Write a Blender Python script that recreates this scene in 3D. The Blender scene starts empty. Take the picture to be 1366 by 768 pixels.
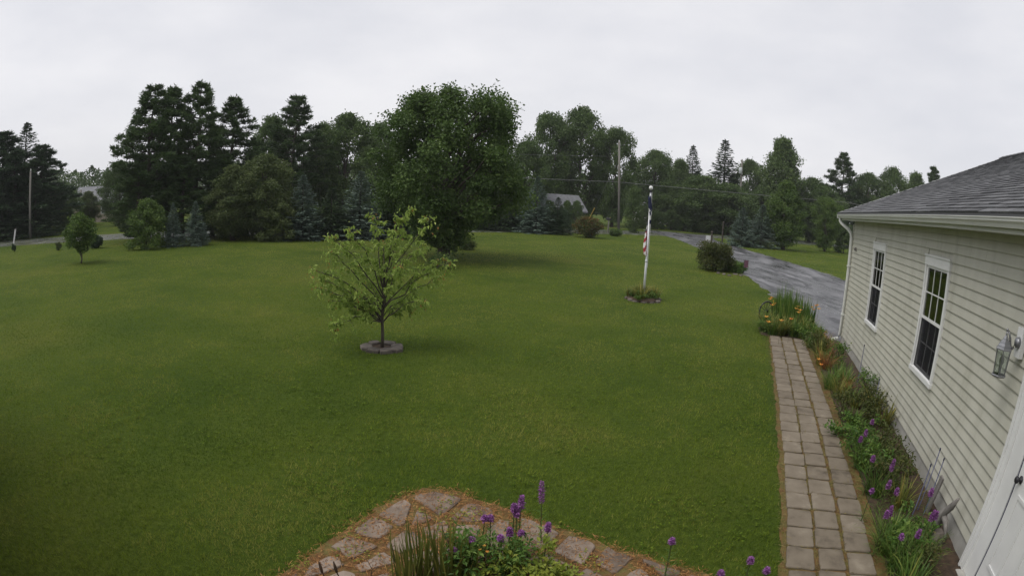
import bpy, math
import numpy as np
from mathutils import Matrix, Vector

rng = np.random.default_rng(7)
scene = bpy.context.scene
col = scene.collection

# ------------------------------------------------------------------ camera (wide fisheye lens of a wall-mounted camera)
H = 2.85                         # lens height above the lawn
PITCH, ROLL, YAW = 0.16419, 0.04792, 0.42540
FPX = 729.0                      # focal length in photo pixels (photo is 1366 wide)
cam_data = bpy.data.cameras.new('camera')
cam = bpy.data.objects.new('camera', cam_data)
col.objects.link(cam)
cp, sp, cr, sr = math.cos(PITCH), math.sin(PITCH), math.cos(ROLL), math.sin(ROLL)
r0, u0, f0 = Vector((1, 0, 0)), Vector((0, sp, cp)), Vector((0, cp, -sp))
cX, cY, cZ = cr * r0 + sr * u0, cr * u0 - sr * r0, -f0
cam.matrix_world = Matrix(((cX.x, cY.x, cZ.x, 0), (cX.y, cY.y, cZ.y, 0), (cX.z, cY.z, cZ.z, H), (0, 0, 0, 1)))
cam_data.type = 'PANO'
cam_data.sensor_fit = 'HORIZONTAL'
cam_data.sensor_width = 36.0
_pc = cam_data if hasattr(cam_data, 'panorama_type') else cam_data.cycles
_pc.panorama_type = 'FISHEYE_EQUISOLID'
_pc.fisheye_lens = FPX / 1366 * 36.0
_pc.fisheye_fov = math.pi
cam_data.clip_start = 0.05
cam_data.clip_end = 6000
scene.camera = cam

# ------------------------------------------------------------------ world: flat overcast
SUN_EL, SUN_AZ = math.radians(60), math.radians(250)
world = bpy.data.worlds.new('World'); scene.world = world; world.use_nodes = True
nt = world.node_tree; nt.nodes.clear()
def wn(t, **k):
    n = nt.nodes.new(t)
    for a, b in k.items(): setattr(n, a, b)
    return n
out = wn('ShaderNodeOutputWorld'); mixs = wn('ShaderNodeMixShader'); mixs.inputs[0].default_value = 0.90
b1 = wn('ShaderNodeBackground'); b1.inputs[1].default_value = 0.08
b2 = wn('ShaderNodeBackground'); b2.inputs[1].default_value = 0.65
sky = wn('ShaderNodeTexSky', sky_type='NISHITA', sun_disc=False, sun_elevation=SUN_EL, sun_rotation=SUN_AZ, dust_density=4.0)
tc = wn('ShaderNodeTexCoord'); mp = wn('ShaderNodeMapping'); mp.inputs['Scale'].default_value = (1.2, 1.2, 3.2)
nz = wn('ShaderNodeTexNoise'); nz.inputs['Scale'].default_value = 1.7; nz.inputs['Detail'].default_value = 5; nz.inputs['Roughness'].default_value = 0.55
rp = wn('ShaderNodeValToRGB')
rp.color_ramp.elements[0].position = 0.34; rp.color_ramp.elements[0].color = (0.87, 0.875, 0.925, 1)
rp.color_ramp.elements[1].position = 0.66; rp.color_ramp.elements[1].color = (1.04, 1.03, 1.055, 1)
L = nt.links.new
L(tc.outputs['Generated'], mp.inputs[0]); L(mp.outputs[0], nz.inputs['Vector']); L(nz.outputs[0], rp.inputs[0])
L(rp.outputs[0], b2.inputs[0]); L(sky.outputs[0], b1.inputs[0]); L(b1.outputs[0], mixs.inputs[1]); L(b2.outputs[0], mixs.inputs[2]); L(mixs.outputs[0], out.inputs[0])
sun_d = bpy.data.lights.new('sun', 'SUN'); sun_d.energy = 1.5; sun_d.angle = math.radians(40); sun_d.color = (1.0, 0.97, 0.92)
sun = bpy.data.objects.new('sun', sun_d); col.objects.link(sun)
sv = Vector((math.cos(SUN_EL) * math.sin(SUN_AZ), math.cos(SUN_EL) * math.cos(SUN_AZ), math.sin(SUN_EL)))
sun.rotation_euler = sv.to_track_quat('Z', 'Y').to_euler(); sun.location = (0, -20, 40)
vs = scene.view_settings; vs.view_transform = 'Standard'; vs.look = 'None'; vs.exposure = 0.5; vs.gamma = 1.0; vs.use_curve_mapping = False
scene.render.engine = 'CYCLES'
scene.cycles.max_bounces = 6; scene.cycles.transparent_max_bounces = 8; scene.cycles.diffuse_bounces = 3; scene.cycles.glossy_bounces = 3
scene.cycles.use_denoising = True

# ------------------------------------------------------------------ photo pixel -> place
def ray(u, v):
    u = u - 683 + 1e-6; v = v - 384
    a = u * cr + v * sr; b = -u * sr + v * cr
    R = math.hypot(a, b); th = 2 * math.asin(R / 2 / FPX)
    X = math.sin(th) * a / R; Z = -math.sin(th) * b / R; Y = math.cos(th)
    return np.array([X, Y * cp + Z * sp, -Y * sp + Z * cp])
def G(u, v, z=0.0):              # where the sight line through a pixel meets the level z
    r = ray(u, v); t = (z - H) / r[2]
    return np.array([r[0] * t, r[1] * t, z])
def AT(u, v, D):                 # point of the sight line at ground distance D
    r = ray(u, v); t = D / math.hypot(r[0], r[1])
    return np.array([r[0] * t, r[1] * t, H + r[2] * t])
SA, CA = math.sin(YAW), math.cos(YAW)
def W(d, s, z=0.0):              # d = metres from the lens towards the house wall, s = metres along the wall
    return np.array([d * CA + s * SA, -d * SA + s * CA, z])
def DS(P):
    return np.array([P[..., 0] * CA - P[..., 1] * SA, P[..., 0] * SA + P[..., 1] * CA])
WALL = 2.807

# ------------------------------------------------------------------ helpers
def vnoise(x, y, seed=0, n=64):
    t = np.random.default_rng(seed).random((n, n))
    xi = np.floor(x).astype(int); yi = np.floor(y).astype(int)
    fx = x - xi; fy = y - yi; fx = fx * fx * (3 - 2 * fx); fy = fy * fy * (3 - 2 * fy)
    a = t[xi % n, yi % n]; b = t[(xi + 1) % n, yi % n]; c = t[xi % n, (yi + 1) % n]; d = t[(xi + 1) % n, (yi + 1) % n]
    return a * (1 - fx) * (1 - fy) + b * fx * (1 - fy) + c * (1 - fx) * fy + d * fx * fy
def unit(a):
    return a / (np.linalg.norm(a, axis=-1, keepdims=True) + 1e-9)
def rvec(n, r=None):
    return unit((r or rng).normal(size=(n, 3)))

def np_mesh(name, V, F, tint=None, smooth=False):
    """V (n,3), F (m,k) all polygons of one size."""
    me = bpy.data.meshes.new(name)
    V = np.ascontiguousarray(V, dtype=np.float32); F = np.ascontiguousarray(F, dtype=np.int32)
    m, k = F.shape
    me.vertices.add(len(V)); me.vertices.foreach_set('co', V.ravel())
    me.loops.add(m * k); me.loops.foreach_set('vertex_index', F.ravel())
    me.polygons.add(m); me.polygons.foreach_set('loop_start', np.arange(0, m * k, k, dtype=np.int32))
    if tint is not None:
        at = me.attributes.new('tint', 'FLOAT', 'FACE'); at.data.foreach_set('value', np.ascontiguousarray(tint, dtype=np.float32))
    me.update(calc_edges=True)
    me.polygons.foreach_set('use_smooth', np.full(m, smooth))
    return me

def leaf_verts(P, A, N, Ln, Wd, fold=0.22, mid=0.45):
    A = unit(A); S = unit(np.cross(A, N)); N = np.cross(S, A)
    Ln = np.broadcast_to(Ln, len(P))[:, None]; Wd = np.broadcast_to(Wd, len(P))[:, None]
    v0 = P; v2 = P + A * Ln - N * Ln * 0.12
    m = P + A * Ln * mid + N * Wd * fold
    V = np.stack([v0, m + S * Wd / 2, v2, m - S * Wd / 2], 1).reshape(-1, 3)
    F = np.arange(len(P) * 4).reshape(-1, 4)
    return V, F
def leaf_mesh(name, P, A, N, Ln, Wd, tint, **k):
    V, F = leaf_verts(P, A, N, Ln, Wd, **k)
    return np_mesh(name, V, F, np.clip(tint, 0, 1))

class MB:                         # collects shapes that become ONE mesh object
    def __init__(s): s.V = []; s.F = []; s.T = []; s.M = []; s.t = 0.5; s.m = 0
    def add(s, V, F):
        o = len(s.V); s.V += [tuple(map(float, v)) for v in V]
        for f in F: s.F.append(tuple(i + o for i in f)); s.T.append(s.t); s.M.append(s.m)
    def box(s, x0, x1, y0, y1, z0, z1):
        V = [(x, y, z) for z in (z0, z1) for y in (y0, y1) for x in (x0, x1)]
        s.add(V, [(0, 2, 3, 1), (4, 5, 7, 6), (0, 1, 5, 4), (2, 6, 7, 3), (0, 4, 6, 2), (1, 3, 7, 5)])
    def tube(s, pts, rad, n=6, cap=True):
        pts = np.asarray(pts, float); rad = np.broadcast_to(rad, len(pts)); V = []; F = []
        up = np.array([0.31, 0.17, 0.93])
        for i, p in enumerate(pts):
            d = pts[min(i + 1, len(pts) - 1)] - pts[max(i - 1, 0)]; d = d / (np.linalg.norm(d) + 1e-9)
            ref = up if abs(d @ up) < 0.95 else np.array([1.0, 0, 0])
            a = np.cross(d, ref); a /= np.linalg.norm(a); b = np.cross(d, a)
            for k in range(n):
                t = 2 * math.pi * k / n; V.append(p + rad[i] * (a * math.cos(t) + b * math.sin(t)))
        for i in range(len(pts) - 1):
            for k in range(n):
                k2 = (k + 1) % n; F.append((i * n + k, i * n + k2, (i + 1) * n + k2, (i + 1) * n + k))
        if cap: F.append(tuple(range(n - 1, -1, -1))); F.append(tuple((len(pts) - 1) * n + k for k in range(n)))
        s.add(V, F)
    def lathe(s, prof, n=16, c=(0, 0, 0), ph=0.0):
        V = []; F = []
        for r, z in prof:
            for k in range(n):
                t = 2 * math.pi * k / n + ph; V.append((c[0] + r * math.cos(t), c[1] + r * math.sin(t), c[2] + z))
        for i in range(len(prof) - 1):
            for k in range(n):
                k2 = (k + 1) % n; F.append((i * n + k, i * n + k2, (i + 1) * n + k2, (i + 1) * n + k))
        F.append(tuple(range(n - 1, -1, -1))); F.append(tuple((len(prof) - 1) * n + k for k in range(n)))
        s.add(V, F)
    def extr(s, prof, y0, y1):     # (x, z) profile run along y
        n = len(prof); V = [(x, y0, z) for x, z in prof] + [(x, y1, z) for x, z in prof]
        F = [(i, (i + 1) % n, n + (i + 1) % n, n + i) for i in range(n)] + [tuple(range(n - 1, -1, -1)), tuple(range(n, 2 * n))]
        s.add(V, F)
    def slab(s, poly, z0, z1, inset=0.0, drop=0.0):   # polygon slab with eased top edge
        poly = np.asarray(poly, float); c = poly.mean(0); n = len(poly)
        inn = c + (poly - c) * (1 - inset)
        V = [(x, y, z0) for x, y in poly] + [(x, y, z1 - drop) for x, y in poly] + [(x, y, z1) for x, y in inn]
        F = [(i, (i + 1) % n, n + (i + 1) % n, n + i) for i in range(n)] + [(n + i, n + (i + 1) % n, 2 * n + (i + 1) % n, 2 * n + i) for i in range(n)]
        F.append(tuple(range(2 * n, 3 * n)))
        s.add(V, F)
    def blade(s, p, dirx, h, lean, w, n=4, droop=0.0):   # a strap leaf that arches
        p = np.asarray(p, float); dx = np.array([math.cos(dirx), math.sin(dirx), 0]); sd = np.array([-dx[1], dx[0], 0]); V = []
        for i in range(n + 1):
            t = i / n; c = p + dx * lean * t ** 1.6 + np.array([0, 0, h * (t - droop * t ** 3)])
            ww = w * (1 - t ** 2.2) * 0.5 + 0.0006; V += [c - sd * ww, c + sd * ww]
        s.add(V, [(2 * i, 2 * i + 1, 2 * i + 3, 2 * i + 2) for i in range(n)])
    def quads(s, V, F): s.add(V, F)
    def mesh(s, name, smooth=False):
        me = bpy.data.meshes.new(name); me.from_pydata(s.V, [], s.F)
        at = me.attributes.new('tint', 'FLOAT', 'FACE'); at.data.foreach_set('value', np.clip(np.array(s.T, np.float32), 0, 1))
        me.polygons.foreach_set('material_index', np.array(s.M, np.int32)); me.polygons.foreach_set('use_smooth', np.full(len(s.F), smooth)); me.update()
        return me

def ob(name, me, mats, parent=None, loc=(0, 0, 0), rz=0.0, label=None, cat=None, group=None, kind=None, scale=None, rot=None):
    o = bpy.data.objects.new(name, me); col.objects.link(o)
    if me is not None and mats is not None and len(me.materials) == 0:
        for m in (mats if isinstance(mats, (list, tuple)) else [mats]): me.materials.append(m)
    o.location = tuple(map(float, loc)); o.rotation_euler = rot if rot is not None else (0, 0, rz)
    if scale is not None: o.scale = scale
    if parent is not None: o.parent = parent
    if label: o['label'] = label
    if cat: o['category'] = cat
    if group: o['group'] = group
    if kind: o['kind'] = kind
    return o
def thing(name, label, cat, loc=(0, 0, 0), rz=0.0, group=None, scale=None):
    return ob(name, None, None, None, loc, rz, label, cat, group, None, scale)

# ------------------------------------------------------------------ materials
def mat(name):
    m = bpy.data.materials.new(name); m.use_nodes = True; t = m.node_tree; t.nodes.clear(); return m, t
def N(t, ty, **k):
    n = t.nodes.new(ty)
    for a, b in k.items():
        if a in n.inputs: n.inputs[a].default_value = b
        else: setattr(n, a, b)
    return n
def ramp(t, stops):
    r = N(t, 'ShaderNodeValToRGB'); e = r.color_ramp.elements
    while len(e) < len(stops): e.new(0.5)
    for x, (p, c) in zip(e, stops): x.position = p; x.color = (*c, 1)
    return r
def leaf_mat(name, c0, c1, c2, trans=0.30, rough=0.55, spec=0.25):
    m, t = mat(name); o = N(t, 'ShaderNodeOutputMaterial'); at = N(t, 'ShaderNodeAttribute', attribute_name='tint')
    oi = N(t, 'ShaderNodeObjectInfo'); ma = N(t, 'ShaderNodeMath', operation='MULTIPLY_ADD'); ma.inputs[1].default_value = 0.16; ma.inputs[2].default_value = -0.08
    ad = N(t, 'ShaderNodeMath', operation='ADD')
    r = ramp(t, [(0.05, c0), (0.5, c1), (0.95, c2)])
    p = N(t, 'ShaderNodeBsdfPrincipled'); p.inputs['Roughness'].default_value = rough; p.inputs['Specular IOR Level'].default_value = spec
    tr = N(t, 'ShaderNodeBsdfTranslucent'); mx = N(t, 'ShaderNodeMixShader'); mx.inputs[0].default_value = trans
    l = t.links.new
    l(oi.outputs['Random'], ma.inputs[0]); l(ma.outputs[0], ad.inputs[0]); l(at.outputs['Fac'], ad.inputs[1]); l(ad.outputs[0], r.inputs[0])
    l(r.outputs[0], p.inputs['Base Color']); l(r.outputs[0], tr.inputs['Color']); l(p.outputs[0], mx.inputs[1]); l(tr.outputs[0], mx.inputs[2]); l(mx.outputs[0], o.inputs[0])
    return m
def surf(name, stops, scale=6.0, detail=6, rough=0.8, rough2=None, bump=0.0, bscale=None, spec=0.4, metal=0.0, objrand=0.0, stretch=(1, 1, 1), bdist=0.01, wrand=37.0):
    """noise-coloured surface; stops = colour ramp stops"""
    m, t = mat(name); o = N(t, 'ShaderNodeOutputMaterial'); p = N(t, 'ShaderNodeBsdfPrincipled'); l = t.links.new
    tcn = N(t, 'ShaderNodeTexCoord'); mpn = N(t, 'ShaderNodeMapping'); mpn.inputs['Scale'].default_value = stretch
    l(tcn.outputs['Object'], mpn.inputs[0])
    n1 = N(t, 'ShaderNodeTexNoise', Scale=scale, Detail=detail, Roughness=0.6); n1.noise_dimensions = '4D'
    l(mpn.outputs[0], n1.inputs['Vector'])
    oi = N(t, 'ShaderNodeObjectInfo'); w = N(t, 'ShaderNodeMath', operation='MULTIPLY'); w.inputs[1].default_value = wrand
    l(oi.outputs['Random'], w.inputs[0]); l(w.outputs[0], n1.inputs['W'])
    fac = n1.outputs['Fac']
    if objrand:
        ma = N(t, 'ShaderNodeMath', operation='MULTIPLY_ADD'); ma.inputs[1].default_value = objrand; l(oi.outputs['Random'], ma.inputs[0])
        sb = N(t, 'ShaderNodeMath', operation='SUBTRACT'); sb.inputs[1].default_value = objrand / 2; l(fac, sb.inputs[0]); l(sb.outputs[0], ma.inputs[2]); fac = ma.outputs[0]
    r = ramp(t, stops); l(fac, r.inputs[0]); l(r.outputs[0], p.inputs['Base Color'])
    p.inputs['Roughness'].default_value = rough; p.inputs['Specular IOR Level'].default_value = spec; p.inputs['Metallic'].default_value = metal
    if rough2 is not None:
        rr = N(t, 'ShaderNodeMapRange'); rr.inputs[1].default_value = 0.4; rr.inputs[2].default_value = 0.6; rr.inputs[3].default_value = rough; rr.inputs[4].default_value = rough2
        l(n1.outputs['Fac'], rr.inputs[0]); l(rr.outputs[0], p.inputs['Roughness'])
    if bump:
        n2 = N(t, 'ShaderNodeTexNoise', Scale=bscale or scale * 6, Detail=4.0); l(mpn.outputs[0], n2.inputs['Vector'])
        b = N(t, 'ShaderNodeBump'); b.inputs['Strength'].default_value = bump; b.inputs['Distance'].default_value = bdist; l(n2.outputs['Fac'], b.inputs['Height']); l(b.outputs[0], p.inputs['Normal'])
    l(p.outputs[0], o.inputs[0]); return m
def two(a, b, p0=0.3, p1=0.7): return [(p0, a), (p1, b)]

M = {}
M['maple'] = leaf_mat('maple_leaf', (0.038, 0.070, 0.017), (0.071, 0.123, 0.029), (0.125, 0.183, 0.047))
M['broad'] = leaf_mat('broad_leaf', (0.047, 0.081, 0.025), (0.083, 0.133, 0.039), (0.137, 0.192, 0.060))
M['light'] = leaf_mat('light_leaf', (0.046, 0.088, 0.019), (0.091, 0.150, 0.031), (0.156, 0.219, 0.050))
M['olive'] = leaf_mat('olive_leaf', (0.054, 0.082, 0.026), (0.094, 0.127, 0.040), (0.144, 0.174, 0.059))
M['pine'] = leaf_mat('pine_needle', (0.030, 0.057, 0.019), (0.057, 0.097, 0.031), (0.101, 0.149, 0.050), trans=0.22)
M['spruce'] = leaf_mat('spruce_needle', (0.022, 0.045, 0.020), (0.043, 0.077, 0.033), (0.074, 0.115, 0.050), trans=0.18)
M['blue'] = leaf_mat('blue_spruce_needle', (0.045, 0.078, 0.055), (0.106, 0.156, 0.118), (0.200, 0.260, 0.205), trans=0.12)
M['young'] = leaf_mat('young_tree_leaf', (0.150, 0.230, 0.045), (0.275, 0.380, 0.080), (0.430, 0.520, 0.140), trans=0.40)
M['tip'] = leaf_mat('orange_new_leaf', (0.26, 0.14, 0.05), (0.36, 0.21, 0.07), (0.42, 0.30, 0.10), trans=0.40)
M['hedge'] = leaf_mat('hedge_leaf', (0.048, 0.054, 0.018), (0.072, 0.096, 0.024), (0.132, 0.120, 0.039))
M['redtip'] = leaf_mat('red_tip_leaf', (0.050, 0.075, 0.020), (0.085, 0.100, 0.026), (0.240, 0.100, 0.045))
M['strap'] = leaf_mat('strap_leaf', (0.045, 0.098, 0.019), (0.098, 0.175, 0.031), (0.285, 0.308, 0.072), trans=0.3)
M['strap_yellow'] = leaf_mat('yellowing_strap_leaf', (0.075, 0.102, 0.022), (0.163, 0.180, 0.040), (0.413, 0.324, 0.080), trans=0.3)
M['garden'] = leaf_mat('garden_leaf', (0.041, 0.094, 0.020), (0.088, 0.169, 0.029), (0.189, 0.263, 0.055), trans=0.3)
M['lime'] = leaf_mat('lime_leaf', (0.110, 0.160, 0.020), (0.200, 0.250, 0.035), (0.340, 0.360, 0.060), trans=0.35)
M['grass'] = leaf_mat('grass_blade', (0.057, 0.104, 0.015), (0.167, 0.229, 0.027), (0.304, 0.302, 0.076), trans=0.38, spec=0.04)
M['purple'] = leaf_mat('purple_floret', (0.170, 0.051, 0.187), (0.340, 0.128, 0.383), (0.510, 0.281, 0.510), trans=0.2)
M['orange'] = leaf_mat('orange_petal', (0.510, 0.153, 0.027), (0.637, 0.272, 0.045), (0.680, 0.408, 0.072), trans=0.3)
M['straw'] = leaf_mat('dead_grass', (0.115, 0.046, 0.015), (0.270, 0.121, 0.038), (0.459, 0.242, 0.085), trans=0.2)
M['moss'] = leaf_mat('joint_moss', (0.070, 0.055, 0.018), (0.150, 0.120, 0.036), (0.240, 0.200, 0.070), trans=0.2)
M['stem'] = surf('plant_stem', two((0.045, 0.055, 0.018), (0.10, 0.10, 0.035)), 12)
M['deadstem'] = surf('dead_stem', two((0.05, 0.032, 0.02), (0.11, 0.07, 0.045)), 20)
M['bark'] = surf('bark', two((0.030, 0.024, 0.019), (0.095, 0.080, 0.065)), 9, bump=0.6, bscale=25, stretch=(1, 1, 0.25), rough=0.9)
M['soil'] = surf('bed_soil', two((0.028, 0.019, 0.013), (0.085, 0.055, 0.034)), 14, bump=0.8, bscale=60, rough=0.95)
M['mulch'] = surf('straw_mulch', [(0.25, (0.040, 0.028, 0.012)), (0.42, (0.140, 0.074, 0.026)), (0.58, (0.110, 0.095, 0.026)), (0.75, (0.230, 0.135, 0.050))], 7, detail=10, bump=0.9, bscale=70, rough=0.95)
M['stone'] = surf('flagstone', [(0.3, (0.105, 0.078, 0.058)), (0.5, (0.180, 0.138, 0.105)), (0.72, (0.255, 0.205, 0.165))], 6, detail=9, bump=0.35, bscale=45, rough=0.85, objrand=0.25)
M['paver'] = surf('paver', [(0.22, (0.070, 0.055, 0.039)), (0.42, (0.148, 0.122, 0.090)), (0.62, (0.182, 0.152, 0.114)), (0.82, (0.265, 0.228, 0.175))], 5.5, detail=10, bump=0.30, bscale=90, rough=0.85, objrand=0.20)
M['rock'] = surf('grey_rock', two((0.040, 0.034, 0.028), (0.165, 0.142, 0.122)), 9, detail=8, bump=0.5, bscale=30, rough=0.9, objrand=0.2)
M['siding'] = surf('cream_siding', [(0.30, (0.390, 0.383, 0.318)), (0.45, (0.470, 0.463, 0.395)), (0.70, (0.530, 0.523, 0.452))], 2.6, detail=9, rough=0.48, bump=0.05, bscale=60, objrand=0.05, stretch=(1, 1.5, .35), wrand=0.0)
M['white'] = surf('white_trim', two((0.66, 0.665, 0.66), (0.76, 0.765, 0.755)), 3, rough=0.4)
M['gutter'] = surf('gutter_white', two((0.58, 0.59, 0.56), (0.70, 0.71, 0.68)), 4, rough=0.4, stretch=(1, 0.4, 1))
M['concrete'] = surf('foundation_concrete', two((0.30, 0.295, 0.27), (0.42, 0.41, 0.38)), 6, bump=0.3, rough=0.9)
M['shingle'] = surf('asphalt_shingle', [(0.25, (0.046, 0.047, 0.050)), (0.5, (0.080, 0.082, 0.087)), (0.8, (0.130, 0.132, 0.138))], 11, detail=8, rough=0.75, bump=0.4, bscale=200, objrand=0.55)
def shingle_stuff():
    m, t = mat('asphalt_shingle_far'); o = N(t, 'ShaderNodeOutputMaterial'); p = N(t, 'ShaderNodeBsdfPrincipled'); l = t.links.new
    at = N(t, 'ShaderNodeAttribute', attribute_name='tint'); r = ramp(t, [(0.1, (0.056, 0.057, 0.061)), (0.5, (0.080, 0.082, 0.087)), (0.9, (0.112, 0.114, 0.120))])
    l(at.outputs['Fac'], r.inputs[0]); l(r.outputs[0], p.inputs['Base Color']); p.inputs['Roughness'].default_value = 0.75; l(p.outputs[0], o.inputs[0]); return m
M['shingle_far'] = shingle_stuff()
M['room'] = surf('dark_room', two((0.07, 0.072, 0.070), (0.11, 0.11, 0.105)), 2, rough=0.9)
M['curtain'] = surf('curtain', two((0.45, 0.46, 0.42), (0.6, 0.6, 0.56)), 3, rough=0.9)
M['pewter'] = surf('pewter_metal', two((0.20, 0.205, 0.22), (0.32, 0.325, 0.34)), 20, rough=0.42, metal=0.7)
M['darkmetal'] = surf('dark_metal', two((0.020, 0.020, 0.024), (0.05, 0.05, 0.055)), 20, rough=0.5, metal=0.4)
M['alu'] = surf('pole_aluminium', two((0.50, 0.51, 0.53), (0.62, 0.63, 0.65)), 12, rough=0.45, metal=0.15)
M['polewood'] = surf('utility_pole_wood', two((0.10, 0.092, 0.080), (0.21, 0.20, 0.18)), 5, stretch=(1, 1, 0.1), rough=0.9)
M['greywood'] = surf('weathered_wood', two((0.10, 0.093, 0.085), (0.28, 0.262, 0.245)), 14, stretch=(1, 1, 0.15), bump=0.4, rough=0.9)
M['black'] = surf('cable_grey', two((0.09, 0.095, 0.09), (0.15, 0.155, 0.15)), 5)
M['yellow'] = surf('guy_guard_yellow', two((0.42, 0.30, 0.06), (0.50, 0.37, 0.09)), 5)
M['red'] = surf('flag_red', two((0.26, 0.02, 0.03), (0.34, 0.035, 0.045)), 8, rough=0.9)
M['navy'] = surf('flag_navy', two((0.015, 0.018, 0.050), (0.025, 0.03, 0.075)), 8, rough=0.9)
M['flagwhite'] = surf('flag_white', two((0.55, 0.54, 0.53), (0.70, 0.69, 0.68)), 8, rough=0.9)
M['maroon'] = surf('maroon_cloth', two((0.09, 0.035, 0.05), (0.16, 0.08, 0.11)), 8, rough=0.9)
M['bluestake'] = surf('blue_plastic_stake', two((0.10, 0.11, 0.20), (0.18, 0.19, 0.30)), 8, rough=0.5)
M['housewall'] = surf('far_house_wall', two((0.30, 0.25, 0.20), (0.42, 0.36, 0.30)), 2, rough=0.8)
M['housewhite'] = surf('far_house_white', two((0.55, 0.55, 0.54), (0.68, 0.68, 0.66)), 2, rough=0.8)
M['houseroof'] = surf('far_house_roof', two((0.10, 0.103, 0.112), (0.18, 0.184, 0.195)), 3, rough=0.8)
M['transformer'] = surf('transformer_grey', two((0.42, 0.44, 0.45), (0.52, 0.54, 0.55)), 3, rough=0.5)
def glass_mat():
    m, t = mat('window_glass'); o = N(t, 'ShaderNodeOutputMaterial'); g = N(t, 'ShaderNodeBsdfGlossy'); g.inputs['Roughness'].default_value = 0.02
    tr = N(t, 'ShaderNodeBsdfTransparent'); tr.inputs[0].default_value = (0.80, 0.84, 0.82, 1); fr = N(t, 'ShaderNodeFresnel'); fr.inputs[0].default_value = 1.9
    ma = N(t, 'ShaderNodeMath', operation='MULTIPLY_ADD'); ma.inputs[1].default_value = 1.0; ma.inputs[2].default_value = 0.03
    mx = N(t, 'ShaderNodeMixShader'); l = t.links.new; l(fr.outputs[0], ma.inputs[0]); l(ma.outputs[0], mx.inputs[0]); l(tr.outputs[0], mx.inputs[1]); l(g.outputs[0], mx.inputs[2]); l(mx.outputs[0], o.inputs[0]); return m
M['glass'] = glass_mat()
def screen_mat():
    m, t = mat('insect_screen'); o = N(t, 'ShaderNodeOutputMaterial'); d = N(t, 'ShaderNodeBsdfDiffuse'); d.inputs[0].default_value = (0.03, 0.03, 0.035, 1)
    tr = N(t, 'ShaderNodeBsdfTransparent'); mx = N(t, 'ShaderNodeMixShader'); mx.inputs[0].default_value = 0.45
    l = t.links.new; l(tr.outputs[0], mx.inputs[1]); l(d.outputs[0], mx.inputs[2]); l(mx.outputs[0], o.inputs[0]); return m
M['screen'] = screen_mat()
def lawn_mat():
    m, t = mat('lawn_grass'); o = N(t, 'ShaderNodeOutputMaterial'); p = N(t, 'ShaderNodeBsdfPrincipled'); l = t.links.new
    tcn = N(t, 'ShaderNodeTexCoord')
    a = N(t, 'ShaderNodeTexNoise', Scale=0.22, Detail=6.0, Roughness=0.6); b = N(t, 'ShaderNodeTexNoise', Scale=14.0, Detail=8.0, Roughness=0.7)
    for n in (a, b): l(tcn.outputs['Object'], n.inputs['Vector'])
    r1 = ramp(t, [(0.30, (0.036, 0.066, 0.007)), (0.52, (0.062, 0.092, 0.011)), (0.75, (0.098, 0.112, 0.018))])
    r2 = ramp(t, [(0.30, (0.45, 0.5, 0.45)), (0.70, (1.25, 1.2, 1.2))])
    mx = N(t, 'ShaderNodeMix', data_type='RGBA', blend_type='MULTIPLY'); mx.inputs[0].default_value = 1.0
    l(a.outputs['Fac'], r1.inputs[0]); l(b.outputs['Fac'], r2.inputs[0]); l(r1.outputs[0], mx.inputs[6]); l(r2.outputs[0], mx.inputs[7]); l(mx.outputs[2], p.inputs['Base Color'])
    p.inputs['Roughness'].default_value = 0.9; p.inputs['Specular IOR Level'].default_value = 0.1
    bp = N(t, 'ShaderNodeBump'); bp.inputs['Strength'].default_value = 0.9; bp.inputs['Distance'].default_value = 0.05; l(b.outputs['Fac'], bp.inputs['Height']); l(bp.outputs[0], p.inputs['Normal'])
    l(p.outputs[0], o.inputs[0]); return m
M['lawn'] = lawn_mat()
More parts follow.
